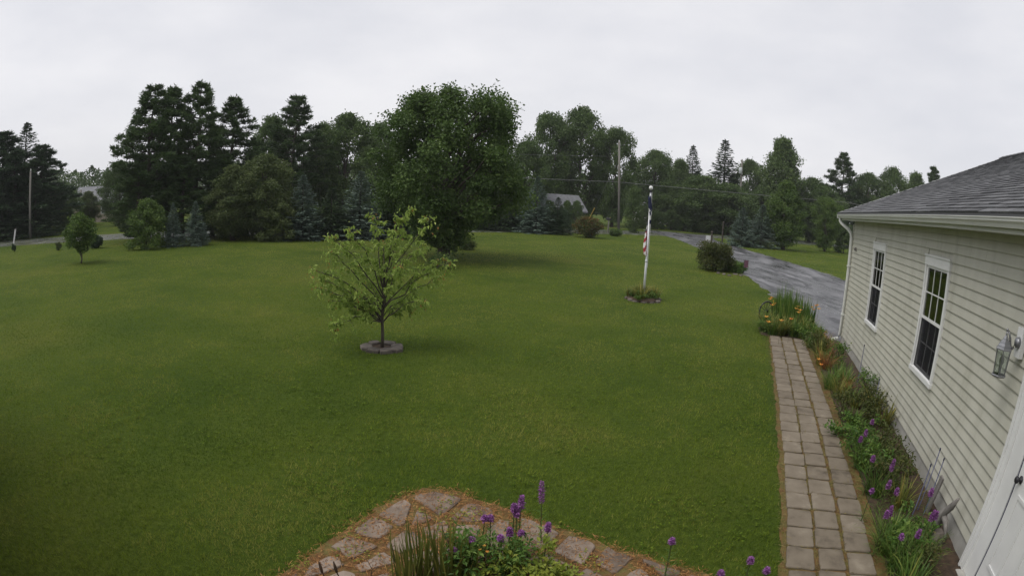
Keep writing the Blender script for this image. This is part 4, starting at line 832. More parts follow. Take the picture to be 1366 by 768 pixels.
# ------------------------------------------------------------------ small trees and shrubs on the lawn
def young_tree():
    r = np.random.default_rng(5); base = np.array([-2.36, 9.58, 0]); e = thing('young_tree', 'young pale green tree with orange leaf tips in a ring of stones', 'tree', base)
    mb = MB(); pxm = 1 / 74.0; tips = []
    for u, v in ((545, 284), (496, 297), (530, 300), (577, 300), (475, 312), (600, 350), (440, 335), (425, 355), (455, 320), (585, 372), (420, 385), (570, 395), (445, 400), (520, 320), (555, 330), (470, 360), (430, 372), (590, 345), (505, 330), (460, 425), (550, 410), (485, 390), (435, 412), (540, 350), (512, 370), (478, 420)):
        p = AT(u, v - (8 if v < 325 else 0), 9.87) - base; q = r.uniform(-.75, .75) * math.sqrt(max(.1, 1 - (p[0] / 1.3) ** 2)); q = q * (.35 if v < 315 else 1); tips.append((p[0], p[1] + q, p[2]))
    tk = np.array([(0, 0, -.03), (.01, 0, .3), (.0, .01, .62), (.02, 0, 1.0), (.03, .02, 1.5), (.02, .0, 1.9)]); mb.tube(tk, [.036, .03, .027, .022, .014, .006], 8)
    P = []; A = []; TP = []
    for p in tips:
        p = np.array(p); zs = float(np.clip(p[2] * .45, .5, 1.5)); s = np.array([np.interp(zs, tk[:, 2], tk[:, 0]), 0, zs]); c = curve(s, p, .10, 8, .02, r); mb.tube(c, np.linspace(.014, .004, 8), 5, False)
        for t in np.linspace(.30, 1, 19):
            q = c[min(6, int(t * 7))] + (c[min(7, int(t * 7) + 1)] - c[min(6, int(t * 7))]) * (t * 7 - min(6, int(t * 7))); out = unit(r.normal(size=3) * [1, 1, .4])
            tw = q + out * r.uniform(.06, .24) * (1.1 - .3 * t); tw[2] += r.uniform(-.05, .05); mb.tube([q, (q + tw) / 2 + [0, 0, .02], tw], [.004, .003, .002], 3, False)
            for k in range(13): P.append(q + (tw - q) * r.uniform(.3, 1.05)); A.append(unit(out * .5 + r.normal(size=3) * .6 + np.array([0, 0, -.55]))); TP.append(t > .93 and r.random() < .14)
        for k in range(22): P.append(p + r.normal(size=3) * [.05, .05, .10] - [0, 0, .07]); A.append(unit(r.normal(size=3) * .5 + np.array([0, 0, -.8]))); TP.append(k < 3)
    P = np.array(P); A = np.array(A); TP = np.array(TP); n = len(P); Nn = unit(rvec(n, r) * .7 + [0, 0, .5])
    Ln = r.uniform(.05, .105, n); Wd = Ln * r.uniform(.32, .5, n); T = np.clip(r.normal(size=n) * .2 + .5, 0, 1)
    ob('trunk', mb.mesh('trunk', True), M['bark'], e)
    ob('crown', leaf_mesh('crown', P[~TP], A[~TP], Nn[~TP], Ln[~TP], Wd[~TP], T[~TP]), M['young'], e)
    ob('new_leaves', leaf_mesh('new_leaves', P[TP], A[TP], Nn[TP], Ln[TP] * .8, Wd[TP], T[TP]), M['tip'], e)
young_tree()
def sapling():
    base = G(108, 351); tm, cm, h, rad = gen_broad(61, h=2.2, rad=1.0, base=.30, trunk_r=.035, puffs=44, lpp=95, leaf=(.13, .085), pr=(.2, .36), limbs=18)
    e = thing('small_tree', 'small round lawn tree with thin trunk near the road', 'tree', base); ob('trunk', tm, M['bark'], e); ob('crown', cm, M['light'], e)
sapling()
def shrub(name, label, base, h, r, m, seed, boxy=False, puffs=50, lpp=120, leaf=(.07, .045), sy=1.0):
    r_2 = np.random.default_rng(seed); P = []; A = []; T = []
    for k in range(puffs):
        if boxy: c = np.array([r_2.uniform(-.8, .8) * r, r_2.uniform(-.8, .8) * r * sy, r_2.uniform(.12, .86) * h])
        else:
            u = r_2.normal(size=3); u /= np.linalg.norm(u); q = r_2.random() ** .33 * .78; c = np.array([u[0] * q * r, u[1] * q * r, h * (.48 + u[2] * q * .5)])
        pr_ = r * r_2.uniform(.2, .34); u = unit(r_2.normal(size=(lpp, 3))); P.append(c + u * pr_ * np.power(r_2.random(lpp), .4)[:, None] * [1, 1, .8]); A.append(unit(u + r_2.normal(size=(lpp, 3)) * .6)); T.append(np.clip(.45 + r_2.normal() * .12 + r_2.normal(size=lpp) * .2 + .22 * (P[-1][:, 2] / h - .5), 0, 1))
    P = np.concatenate(P); P[:, 2] = np.abs(P[:, 2]); n = len(P); e = thing(name, label, 'bush', base)
    mb = MB()
    for k in range(7): mb.tube(curve((0, 0, -.02), (r_2.uniform(-.5, .5) * r, r_2.uniform(-.5, .5) * r, h * .7), .02, 4), [.02, .015, .01, .005], 5)
    ob('stems', mb.mesh('stems'), M['bark'], e); ob('foliage', leaf_mesh('foliage', P, np.concatenate(A), rvec(n) * .5 + [0, 0, .5], leaf[0] * rng.uniform(.7, 1.3, n), leaf[1] * rng.uniform(.7, 1.3, n), np.concatenate(T)), M[m], e)
    return e
shrub('clipped_bush', 'clipped square bush with reddish top beside the driveway', G(955, 361), 1.45, .95, 'hedge', 1, True, 90, 130, (.08, .05))
shrub('red_tip_bush', 'rounded bush with red tipped leaves at the lawn edge near the utility pole', G(784, 317), 1.85, 1.28, 'redtip', 2, False, 80, 110, (.12, .08))
shrub('low_bush', 'low dark bush at the foot of the main utility pole', G(820, 315), .65, .75, 'broad', 3, False, 30, 90, (.10, .06))
shrub('low_bush', 'low spreading plant beside the clipped square bush', G(980, 363), .5, .75, 'garden', 4, False, 40, 80, (.09, .05))
shrub('low_bush', 'small weedy shrub beside the maple trunk', G(622, 333), .55, .6, 'olive', 5, False, 26, 60, (.10, .05))
shrub('low_bush', 'dark low growth at the maple base in front of its trunk', G(590, 358), .55, .55, 'broad', 6, False, 26, 70, (.09, .05))
shrub('low_bush', 'dark round bush behind the small lawn tree', G(129, 331), .85, .52, 'spruce', 8, False, 40, 90, (.10, .06))
shrub('lawn_shrub', 'tiny shrub in the lawn near the road between sapling and post', G(78, 334), .55, .26, 'olive', 9, False, 14, 60, (.08, .05))
shrub('lawn_shrub', 'tiny dark shrub in the lawn below the leaning white post', G(19, 336), .55, .20, 'spruce', 10, False, 14, 60, (.08, .05))
# stones round the young tree
for k, (a, q, sx, sy, sz) in enumerate(((200, .34, .19, .13, .10), (250, .33, .17, .12, .12), (295, .33, .18, .12, .10), (340, .33, .16, .13, .13), (30, .32, .18, .12, .11), (80, .32, .17, .12, .10), (130, .33, .17, .12, .12), (165, .36, .15, .10, .08))):
    t = math.radians(a); pts = []
    for i in range(8):
        b = 2 * math.pi * i / 8; f = max(abs(math.cos(b)), abs(math.sin(b))) ** -.5 * rng.uniform(.7, 1.15); pts.append((sx * .80 * math.cos(b) * f, sy * .95 * math.sin(b) * f))
    mb = MB(); mb.slab(pts, -.03, sz * rng.uniform(.45, .75), .15, .015)
    ob('edging_stone', mb.mesh('edging_stone'), M['rock'], None, (-2.36 + q * .92 * math.cos(t), 9.58 + q * .80 * math.sin(t), 0), t + math.pi / 2 + rng.normal() * .3, 'grey edging stone in the ring round the young tree', 'stone', 'stones round the young tree')
mb = MB(); pts = [(.30 * math.cos(t), .30 * math.sin(t)) for t in np.linspace(0, 6.28, 13)[:-1]]; mb.slab(pts, -.01, .035, .3, .02)
ob('tree_ring_soil', mb.mesh('tree_ring_soil'), M['soil'], None, (-2.36, 9.58, 0), kind='structure')

# ------------------------------------------------------------------ flagpole with bed
fb = np.array([4.03, 16.13, 0]); fp = thing('flagpole', 'white metal flagpole with ball top standing in a small round bed', 'flagpole', fb)
mb = MB(); mb.tube([(0, 0, -.05), (0, 0, 1.2), (0, 0, 1.21), (0, 0, 3.30)], [.036, .036, .029, .027], 14); ob('pole', mb.mesh('pole', True), M['alu'], fp)
mb = MB(); mb.tube([(0, 0, 1.17), (0, 0, 1.23)], .041, 14); ob('joint_collar', mb.mesh('joint_collar', True), M['alu'], fp)
mb = MB(); mb.lathe([(.03, 3.28), (.045, 3.29), (.045, 3.33), (.02, 3.345), (.02, 3.37)], 12); ob('truck', mb.mesh('truck'), M['darkmetal'], fp)
mb = MB(); mb.lathe([(.015, 3.36), (.045, 3.375), (.06, 3.41), (.06, 3.44), (.042, 3.475), (.01, 3.485)], 14); ob('ball', mb.mesh('ball', True), M['white'], fp)
mb = MB(); mb.tube([(.045, -.01, 3.30), (.05, -.012, 2.2), (.046, -.01, 1.0)], .005, 5); ob('rope', mb.mesh('rope'), M['flagwhite'], fp)
def flag():
    V = []; F = []; Mi = []; nz_, nk = 46, 15
    for i in range(nz_ + 1):
        t = i / nz_; z = 3.16 - 1.78 * t
        for k in range(nk):
            a = k / (nk - 1); ang_ = 2.6 * a + t * 7.0 + 2.4; rr_ = .040 + .026 * math.sin(a * math.pi) * (.6 + .7 * t) + .014 * math.sin(a * 17 + t * 9); cx_ = -.012 - .055 * max(0, t - .25)
            V.append((cx_ + rr_ * math.cos(ang_) * 1.05, -.02 + rr_ * math.sin(ang_), z + .03 * math.sin(a * 9 + t * 5)))
    for i in range(nz_):
        for k in range(nk - 1):
            F.append((i * nk + k, i * nk + k + 1, (i + 1) * nk + k + 1, (i + 1) * nk + k)); t = i / nz_
            a = k / (nk - 1); band = int(t * 15 + a * 2.2) % 2
            Mi.append(2 if t < .20 else (1 if band else (2 if t < .58 else 0)))
    me = bpy.data.meshes.new('flag'); me.from_pydata(V, [], F); me.polygons.foreach_set('material_index', np.array(Mi, np.int32)); me.polygons.foreach_set('use_smooth', np.ones(len(F), bool)); me.update()
    o = ob('flag', me, [M['red'], M['flagwhite'], M['navy']], None, fb, 0, 'limp striped red and white flag with navy field wrapped round the flagpole', 'flag')
    md = o.modifiers.new('thick', 'SOLIDIFY'); md.thickness = .004
flag()
mb = MB(); pts = [(.5 * math.cos(t) * rng.uniform(.93, 1.07), .5 * math.sin(t) * rng.uniform(.93, 1.07)) for t in np.linspace(0, 6.28, 19)[:-1]]; mb.slab(pts, -.01, .10, .25, .05)
ob('flagpole_bed', mb.mesh('flagpole_bed'), M['soil'], None, fb, kind='structure')
for k in range(11):
    t = k / 11 * 6.283 + rng.normal() * .12; mb = MB(); pts = [(.11 * math.cos(b) * rng.uniform(.8, 1.15), .07 * math.sin(b) * rng.uniform(.8, 1.15)) for b in np.linspace(0, 6.28, 9)[:-1]]; mb.slab(pts, -.03, rng.uniform(.03, .075), .3, .02)
    ob('edging_stone', mb.mesh('edging_stone'), M['rock'], None, fb + [.52 * math.cos(t), .52 * math.sin(t), 0], t + 1.57, 'small edging stone round the flagpole bed', 'stone', 'stones round the flagpole bed')

# ------------------------------------------------------------------ plants
def strap_mesh(seed, n, h, spread, w, base_r, droop=.25, upright=.5):
    r = np.random.default_rng(seed); mb = MB()
    for k in range(n):
        a = r.uniform(0, 6.28); q = base_r * math.sqrt(r.random()); mb.t = float(np.clip(r.normal() * .2 + .42, 0, 1)); hh = h * r.uniform(.55, 1.1)
        mb.blade((q * math.cos(a), q * math.sin(a), -.01), a + r.normal() * .7, hh, spread * r.uniform(.1, 1.0) * (1.2 - upright), w * r.uniform(.6, 1.2), 5, droop * r.uniform(0, 1.6))
    return mb.mesh('leaves')
def leafy_mesh(seed, n, h, rad, leaf, aspect=.5):
    r = np.random.default_rng(seed); k = max(6, n // 40); C = np.stack([r.normal(size=k) * rad * .45, r.normal(size=k) * rad * .45, h * r.uniform(.25, .95, k)], 1); i = r.integers(0, k, n)
    P = C[i] + r.normal(size=(n, 3)) * [rad * .22, rad * .22, h * .12]; P[:, 2] = np.abs(P[:, 2]); A = unit(P * [1, 1, 0] / max(rad, .01) * .5 + r.normal(size=(n, 3)) * .6 + [0, 0, .15]); ln = leaf * r.uniform(.6, 1.3, n)
    return leaf_mesh('leaves', P, A, rvec(n, r) * .45 + [0, 0, .9], ln, ln * aspect, np.clip(r.normal(size=n) * .2 + .5, 0, 1))
def stems_mesh(seed, n, h, rad, th=.004):
    r = np.random.default_rng(seed); mb = MB()
    for k in range(n):
        a = r.uniform(0, 6.28); b = np.array([r.normal() * rad * .2, r.normal() * rad * .2, -.01]); mb.tube(curve(b, (rad * .6 * math.cos(a) * r.random(), rad * .6 * math.sin(a) * r.random(), h * r.uniform(.7, 1.0)), .0, 4, .01, r), [th, th * .9, th * .8, th * .5], 4, False)
    return mb.mesh('stems')
SM = {'daylily': [strap_mesh(100 + k, 85, .42, .42, .016, .10, .3, .4) for k in range(3)], 'grassy': [strap_mesh(110 + k, 150, .34, .36, .007, .09, .35, .35) for k in range(2)],
      'iris': [strap_mesh(120 + k, 95, .92, .26, .024, .20, .05, .70) for k in range(2)], 'iris_y': [strap_mesh(130, 46, .46, .22, .016, .13, .1, .7)]}
LM = {'perennial': [(leafy_mesh(140 + k, 420, .42, .26, .065, .42), stems_mesh(140 + k, 9, .42, .26)) for k in range(3)], 'lowleaf': [(leafy_mesh(150 + k, 320, .26, .24, .055, .6), stems_mesh(150 + k, 8, .24, .2)) for k in range(2)]}
def strap_plant(kind, p, label, name, sc=1.0, m='strap', group=None, k=None):
    ms = SM[kind]; me = ms[rng.integers(len(ms)) if k is None else k]
    if len(me.materials) and me.materials[0] != M[m]: me = me.copy(); me.materials.clear()
    e = thing(name, label, 'plant', p, rng.uniform(0, 6.28), group, (sc, sc, sc * rng.uniform(.9, 1.1))); ob('leaves', me, M[m], e); return e
def leafy_plant(kind, p, label, name, sc=1.0, m='garden', group=None):
    ms = LM[kind]; lm, sm_ = ms[rng.integers(len(ms))]
    if len(lm.materials) and lm.materials[0] != M[m]: lm = lm.copy(); lm.materials.clear()
    e = thing(name, label, 'plant', p, rng.uniform(0, 6.28), group, (sc, sc, sc * rng.uniform(.9, 1.1))); ob('leaves', lm, M[m], e); ob('stems', sm_, M['stem'], e); return e
def spike_mesh(seed, L_, n=150):
    r = np.random.default_rng(seed); t = np.linspace(0, 1, n); a = np.arange(n) * 2.4; rad = .010 + .004 * np.sin(t * 3.1)
    P = np.stack([np.cos(a) * .003, np.sin(a) * .003, t * L_], 1); A = np.stack([np.cos(a), np.sin(a), .55 + r.normal(size=n) * .35], 1)
    return leaf_mesh('flower_spike', P, A, rvec(n, r), rad * r.uniform(1.1, 2.0, n) * (1.15 - .5 * t), .008 * r.uniform(.7, 1.3, n), np.clip(.35 + r.normal(size=n) * .25, 0, 1), fold=.4)
def stalk_mesh(seed, h):
    r = np.random.default_rng(seed); mb = MB(); mb.tube([(0, 0, -.01), (.004, .002, h * .5), (0, 0, h)], [.005, .0045, .004], 5); return mb.mesh('stalk')
def stalkleaf_mesh(seed, h):
    r = np.random.default_rng(seed); mb = MB()
    for k in range(34):
        z = h * (k / 34) * .95; mb.t = float(np.clip(.4 + r.normal() * .15, 0, 1)); mb.blade((0, 0, z), k * 2.4, .05 * r.uniform(.5, 1.2), .13 * (1.15 - z / h) * r.uniform(.7, 1.1) + .02, .006, 3, .3)
    return mb.mesh('stalk_leaves')
SP = {q: spike_mesh(q, q / 100) for q in (4, 7, 11, 15, 21)}; SK = {}
def liatris(top_px, z, L_, label, group, foot=None):
    p = G(*top_px, z); h = z - L_; hk = int(round(h * 20)) / 20
    if hk not in SK: SK[hk] = (stalk_mesh(int(hk * 100), hk), stalkleaf_mesh(int(hk * 100), hk))
    lk = min(SP, key=lambda q: abs(q - L_ * 100))
    e = thing('blazing_star', label, 'flower', (p[0], p[1], 0), rng.uniform(0, 6.28), group, (1, 1, h / hk)); e.rotation_euler.x = rng.normal() * .03; e.rotation_euler.y = rng.normal() * .03
    ob('stalk', SK[hk][0], M['stem'], e); ob('stalk_leaves', SK[hk][1], M['strap'], e); ob('flower_spike', SP[lk], M['purple'], e, (0, 0, hk), scale=(1.6, 1.6, L_ * 100 / lk * hk / h))
for (u, v, z, L_, lab) in ((729, 644, .62, .21, 'tallest purple blazing star spike with brown tip in the front bed'), (730, 697, .38, .09, 'purple blazing star spike right under the tallest one in the front bed'),
    (694, 660, .58, .13, 'tall purple blazing star spike above a close pair in the front bed'), (686, 670, .52, .09, 'purple blazing star of the close pair in the front bed'), (690, 674, .50, .11, 'fuller purple blazing star of the close pair in the front bed'),
    (643, 690, .42, .05, 'short purple blazing star head among green leaves in the front bed'), (654, 688, .42, .06, 'short purple blazing star head among green leaves in the front bed'), (681, 706, .42, .08, 'purple blazing star with brownish stem over the leafy clump'),
    (672, 712, .40, .06, 'small purple blazing star tucked against the brownish stemmed one'), (632, 716, .36, .04, 'small purple blazing star button beside orange flowers'), (606, 730, .34, .04, 'lowest purple blazing star button among the strap leaves'), (695, 708, .36, .04, 'small purple blazing star button behind the brownish stemmed one')):
    liatris((u, v), z, L_, lab, 'short heads among leaves' if 'short purple' in lab else None)
for (u, v, z) in ((899, 719, .42), (965, 760, .40), (1007, 743, .44), (1023, 758, .40)): liatris((u, v), z, .06, 'single purple blazing star head rising over the flagstone path end', 'blazing stars at the path end')
for (u, v, z, L_) in ((1155, 572, .50, .09), (1165, 560, .58, .07), (1152, 582, .45, .08), (1168, 607, .50, .08), (1190, 612, .62, .14), (1186, 640, .52, .10), (1163, 652, .40, .05), (1196, 650, .50, .08), (1187, 682, .50, .08), (1193, 677, .52, .11), (1205, 712, .40, .06), (1226, 706, .42, .09), (1244, 680, .50, .12), (1250, 682, .48, .09), (1243, 650, .62, .09)):
    liatris((u, v), z, L_, 'purple blazing star spike among the green plants along the house wall', 'blazing stars along the house wall')
# front bed plants
for u, v, sc in ((560, 768, 1.15), (590, 772, 1.25), (545, 785, 1.1), (612, 772, 1.1)): strap_plant('iris_y', G(u, v), 'yellowing strap leaved clump in the front bed', 'iris_clump', sc, 'strap_yellow', 'yellowing clumps in the front bed')
for u, v, sc in ((650, 762, .85), (675, 768, .8), (622, 770, .8)): leafy_plant('perennial', G(u, v), 'mid green leafy clump under the purple spikes', 'leafy_clump', sc, 'garden', 'green clumps in the front bed')
for u, v, sc in ((718, 772, .9), (740, 782, .85), (700, 785, .9)): leafy_plant('lowleaf', G(u, v), 'lime green leafy clump at the front bed edge', 'leafy_clump', sc, 'lime', 'lime clumps in the front bed')
def dead_stems(base, label, n, h, lean):
    e = thing('dead_stem', label, 'stem', base); mb = MB(); r = np.random.default_rng(int(abs(base[0]) * 1000)); c = curve((0, 0, -.01), (lean, .02, h), 0, 5, .012, r); mb.tube(c, [.005, .005, .004, .003, .002], 5); ob('stalk', mb.mesh('stalk'), M['deadstem'], e)
    for k in range(n): q = c[2 + k % 3]; mb = MB(); mb.tube([q, q + r.normal(size=3) * [.05, .02, .02] + [0, 0, .05]], [.003, .001], 4, False); ob('twig', mb.mesh('twig'), M['deadstem'], e)
for u, v, h, ln, lab in ((535, 785, .40, -.05, 'bare brown stem standing before the yellowing strap leaves'), (508, 790, .30, -.08, 'leaning bare brown twig over the flagstones'), (625, 775, .50, -.20, 'bare grey stem arching above the leafy clumps'), (660, 778, .36, .02, 'bare dark stem among the green clumps')): dead_stems(G(u, v), lab, 4, h, ln)
for u, v, lab in ((437, 790, 'thick dark seed stalk nearest the path corner'), (456, 790, 'thick dark seed stalk beside another by the path corner')):
    e = thing('seed_stalk', lab, 'stem', G(u, v)); mb = MB(); mb.tube([(0, 0, -.01), (0, 0, .16), (-.015, 0, .22)], [.006, .006, .005], 6); ob('stalk', mb.mesh('stalk'), M['deadstem'], e); mb = MB(); mb.lathe([(.004, .0), (.012, .02), (.013, .06), (.006, .11), (.001, .12)], 8); ob('seed_head', mb.mesh('seed_head', True), M['deadstem'], e, (-.012, 0, .20), rot=(0, -.12, 0))
def bloom(p, label, group, m='orange', size=.05, h=.4):
    e = thing('orange_flower', label, 'flower', (p[0], p[1], 0), rng.uniform(0, 6.28), group); mb = MB(); mb.tube([(0, 0, -.01), (.01, .0, h * .6), (0, 0, h)], .003, 5); ob('stalk', mb.mesh('stalk'), M['stem'], e); n = 6; mb = MB()
    a = np.arange(n) * 2 * math.pi / n; A = np.stack([np.cos(a), np.sin(a), np.full(n, .7)], 1); P = np.tile([0, 0, h], (n, 1)).astype(float)
    ob('petals', leaf_mesh('petals', P, A, np.stack([-np.cos(a) * .5, -np.sin(a) * .5, np.ones(n)], 1), size, size * .5, rng.random(n), fold=-.1), M[m], e)
for u, v in ((646, 725), (640, 730), (650, 733)): bloom(G(u, v, .34), 'small orange flower among the leafy front bed clumps', 'orange flowers in the front bed', size=.020, h=.32)
# house bed
gh = 'daylily clumps along the house wall'
for s in np.arange(3.2, 13.4, .42):
    for dd in ((1.98, 2.28, 2.55) if s > 5.4 else (1.98, 2.30)):
        d = dd + rng.normal() * .05; ss = s + rng.normal() * .12; q = rng.random(); p = W(d, ss)
        if (dd > 2.5 and rng.random() < .75) or rng.random() < .12: continue
        if q < .14: strap_plant('grassy', p, 'dry tan grass tuft along the house wall', 'grass_clump', rng.uniform(.9, 1.3), 'straw', 'dry grass tufts along the house wall'); continue
        if q < .42: (strap_plant('daylily', p, 'arching green strap leaved daylily clump along the house wall', 'daylily_clump', rng.uniform(.8, 1.2), 'strap', gh) if rng.random() < .45 else strap_plant('daylily', p, 'arching yellowing daylily clump along the house wall', 'daylily_clump', rng.uniform(.8, 1.2), 'strap_yellow', 'yellowing daylilies along the house wall'))
        elif q < .62: strap_plant('grassy', p, 'fine grassy clump spilling over the walkway edge', 'grass_clump', rng.uniform(.95, 1.35), 'strap', 'grassy clumps by the walkway')
        elif q < .86: (leafy_plant('perennial', p, 'bushy bright green perennial along the house wall', 'perennial', rng.uniform(.8, 1.1), 'garden', 'green perennials along the house wall') if rng.random() < .35 else leafy_plant('perennial', p, 'bushy olive brown perennial along the house wall', 'perennial', rng.uniform(.8, 1.1), 'hedge', 'olive perennials along the house wall'))
        else: leafy_plant('lowleaf', p, 'low leafy plant at the walkway edge of the house bed', 'low_plant', rng.uniform(.8, 1.1), 'garden', 'low plants in the house bed')
for k, (u, v) in enumerate(((1215, 750), (1195, 762), (1180, 735))): strap_plant('grassy', G(u, v), 'bright fountain of fine grass near the door', 'grass_clump', 1.25, 'strap', 'grass fountains near the door')
strap_plant('grassy', G(1150, 625), 'bright grass fountain drooping onto the pavers midway along the bed', 'grass_clump', 1.3, 'strap')
for u, v in ((1092, 480), (1095, 487)): bloom(G(u, v, .3), 'orange bloom low in the house bed beside the pavers', 'orange blooms in the house bed', size=.07, h=.3)
# stakes, board, driftwood, stone by the wall
for (d, s, h, ln, lab) in ((2.54, 5.30, .72, .05, 'slim blue plant stake by the wall, longer of a close pair'), (2.58, 5.18, .66, .04, 'slim blue plant stake by the wall, shorter of a close pair'), (2.40, 5.10, .62, .03, 'thin grey plant stake in the bed near the grey board'), (2.61, 10.16, .72, .0, 'blue grey plant stake by the wall below the far window'), (2.5, 8.3, .6, .02, 'thin grey plant stake by the wall below the near window')):
    e = thing('plant_stake', lab, 'stake', W(d, s)); mb = MB(); mb.tube([(0, 0, -.03), (ln, .01, h)], [.007, .006], 6); ob('rod', mb.mesh('rod'), M['bluestake'], e); mb = MB(); mb.tube([(ln, .01, h), (ln, .01, h + .03)], .009, 6); ob('cap', mb.mesh('cap'), M['navy'], e)
mb = MB(); mb.box(-.012, .012, -.045, .045, -.05, .46); ob('weathered_board', mb.mesh('weathered_board'), M['greywood'], None, W(2.66, 5.28), label='weathered grey board standing against the foundation', cat='board', rot=(.10, .06, -YAW))
mb = MB(); b0 = W(2.60, 4.86, .0); mb.tube([(0, 0, 0), (.03, -.03, .12), (.01, -.09, .25), (.07, -.15, .38), (.06, -.25, .52)], [.055, .068, .042, .040, .016], 8); mb.tube([(.03, -.07, .26), (.05, -.18, .22), (.06, -.30, .10)], [.045, .035, .015], 7)
ob('driftwood', mb.mesh('driftwood', True), M['greywood'], None, b0, -YAW, 'bleached forked driftwood leaning by the wall near the door', 'driftwood')
for (d, s, sz, lab) in ((2.60, 4.62, .12, 'pale rounded rock by the wall under the driftwood'), (2.48, 4.80, .09, 'small pale rock beside the larger one under the driftwood')):
    mb = MB(); pts = [(sz * math.cos(b) * rng.uniform(.8, 1.15), sz * .8 * math.sin(b) * rng.uniform(.8, 1.15)) for b in np.linspace(0, 6.28, 9)[:-1]]; mb.slab(pts, -.02, sz * 1.2, .35, sz * .5); ob('rock', mb.mesh('rock'), M['rock'], None, W(d, s), label=lab, cat='rock')
# corner bed
for d, s, sc in ((1.15, 14.9, 1.05), (1.5, 15.1, 1.1), (1.85, 14.9, 1.0), (1.3, 15.3, 1.1), (1.65, 14.6, .95), (1.3, 14.6, .95), (1.45, 14.85, 1.0), (1.7, 15.2, 1.05), (2.0, 14.6, .9), (1.2, 15.1, 1.0)): strap_plant('iris', W(d, s), 'tall upright iris leaves at the back of the corner bed', 'iris_clump', sc, 'strap', 'iris clumps in the corner bed')
for k in range(26):
    yl = rng.random() > .6; strap_plant('daylily', W(rng.uniform(.75, 2.15), rng.uniform(13.55, 14.6)), ('yellowing' if yl else 'green') + ' daylily clump at the walkway end of the corner bed', 'daylily_clump', rng.uniform(1.0, 1.45), 'strap_yellow' if yl else 'strap', ('yellowing' if yl else 'green') + ' daylilies in the corner bed')
for k in range(6): leafy_plant('lowleaf', W(rng.uniform(.9, 2.1), rng.uniform(13.5, 13.8)), 'low rounded leaf plant edging the corner bed', 'low_plant', 1.1, 'garden', 'low plants edging the corner bed')
for u, v in ((1029, 399), (1033, 407), (1064, 411), (1069, 412), (1085, 415), (1090, 409), (1022, 425), (1042, 430), (1027, 401), (1032, 404), (1030, 409), (1062, 414), (1067, 416), (1065, 419), (1083, 412), (1088, 410), (1092, 414), (1025, 432), (1055, 428)): bloom(G(u, v, .55), 'orange daylily bloom over the corner bed', 'orange daylilies in the corner bed', size=.085, h=.58)
mb = MB(); wb = W(.80, 15.2)
t = np.linspace(0, 2 * math.pi, 25); ring = np.stack([.27 * np.cos(t), np.zeros(25), .30 + .27 * np.sin(t)], 1); e = thing('wheel_ornament', 'dark metal wheel ornament leaning behind the orange daylilies', 'ornament', wb, .3)
mb.tube(ring, .022, 6, False); ob('rim', mb.mesh('rim', True), M['darkmetal'], e)
for k in range(6):
    a = k * math.pi / 6; mb = MB(); mb.tube([(.27 * math.cos(a), 0, .30 + .27 * math.sin(a)), (-.27 * math.cos(a), 0, .30 - .27 * math.sin(a))], .008, 5); ob('spoke', mb.mesh('spoke'), M['darkmetal'], e)
mb = MB(); mb.tube([(0, -.04, .3), (0, .04, .3)], .04, 10); ob('hub', mb.mesh('hub'), M['darkmetal'], e)
# flagpole bed plants
for k in range(24):
    t = rng.uniform(0, 6.28); q = rng.uniform(.12, .44); p = fb + [q * math.cos(t), q * math.sin(t), .06]
    if k % 2: strap_plant('daylily', p, 'small yellowish leaf clump in the flagpole bed', 'bed_plant', rng.uniform(.8, 1.2), 'strap_yellow', 'plants in the flagpole bed')
    else: leafy_plant('lowleaf', p, 'small green leafy plant in the flagpole bed', 'bed_plant', .8, 'garden', 'green plants in the flagpole bed')
# driveway edge: garden flag and stones by the clipped bush
gp = G(991, 366); e = thing('garden_flag', 'small maroon garden flag on a stake beside the clipped bush', 'flag', gp)
mb = MB(); mb.tube([(0, 0, -.02), (0, 0, .70), (.24, 0, .70)], .010, 6); ob('stake', mb.mesh('stake'), M['darkmetal'], e)
mb = MB(); mb.box(.02, .24, -.006, .006, .34, .69); ob('cloth', mb.mesh('cloth'), M['maroon'], e)
for k in range(5):
    p = G(958 + k * 7.5, 367 + (k % 3) - abs(k - 4) * .6); mb = MB(); pts = [(.15 * math.cos(b) * rng.uniform(.8, 1.2), .10 * math.sin(b) * rng.uniform(.8, 1.2)) for b in np.linspace(0, 6.28, 8)[:-1]]; mb.slab(pts, -.03, .06, .3, .03); ob('edging_stone', mb.mesh('edging_stone'), M['rock'], None, p, rng.uniform(0, 3), 'small stone edging the clipped bush by the driveway', 'stone', 'stones by the clipped bush')

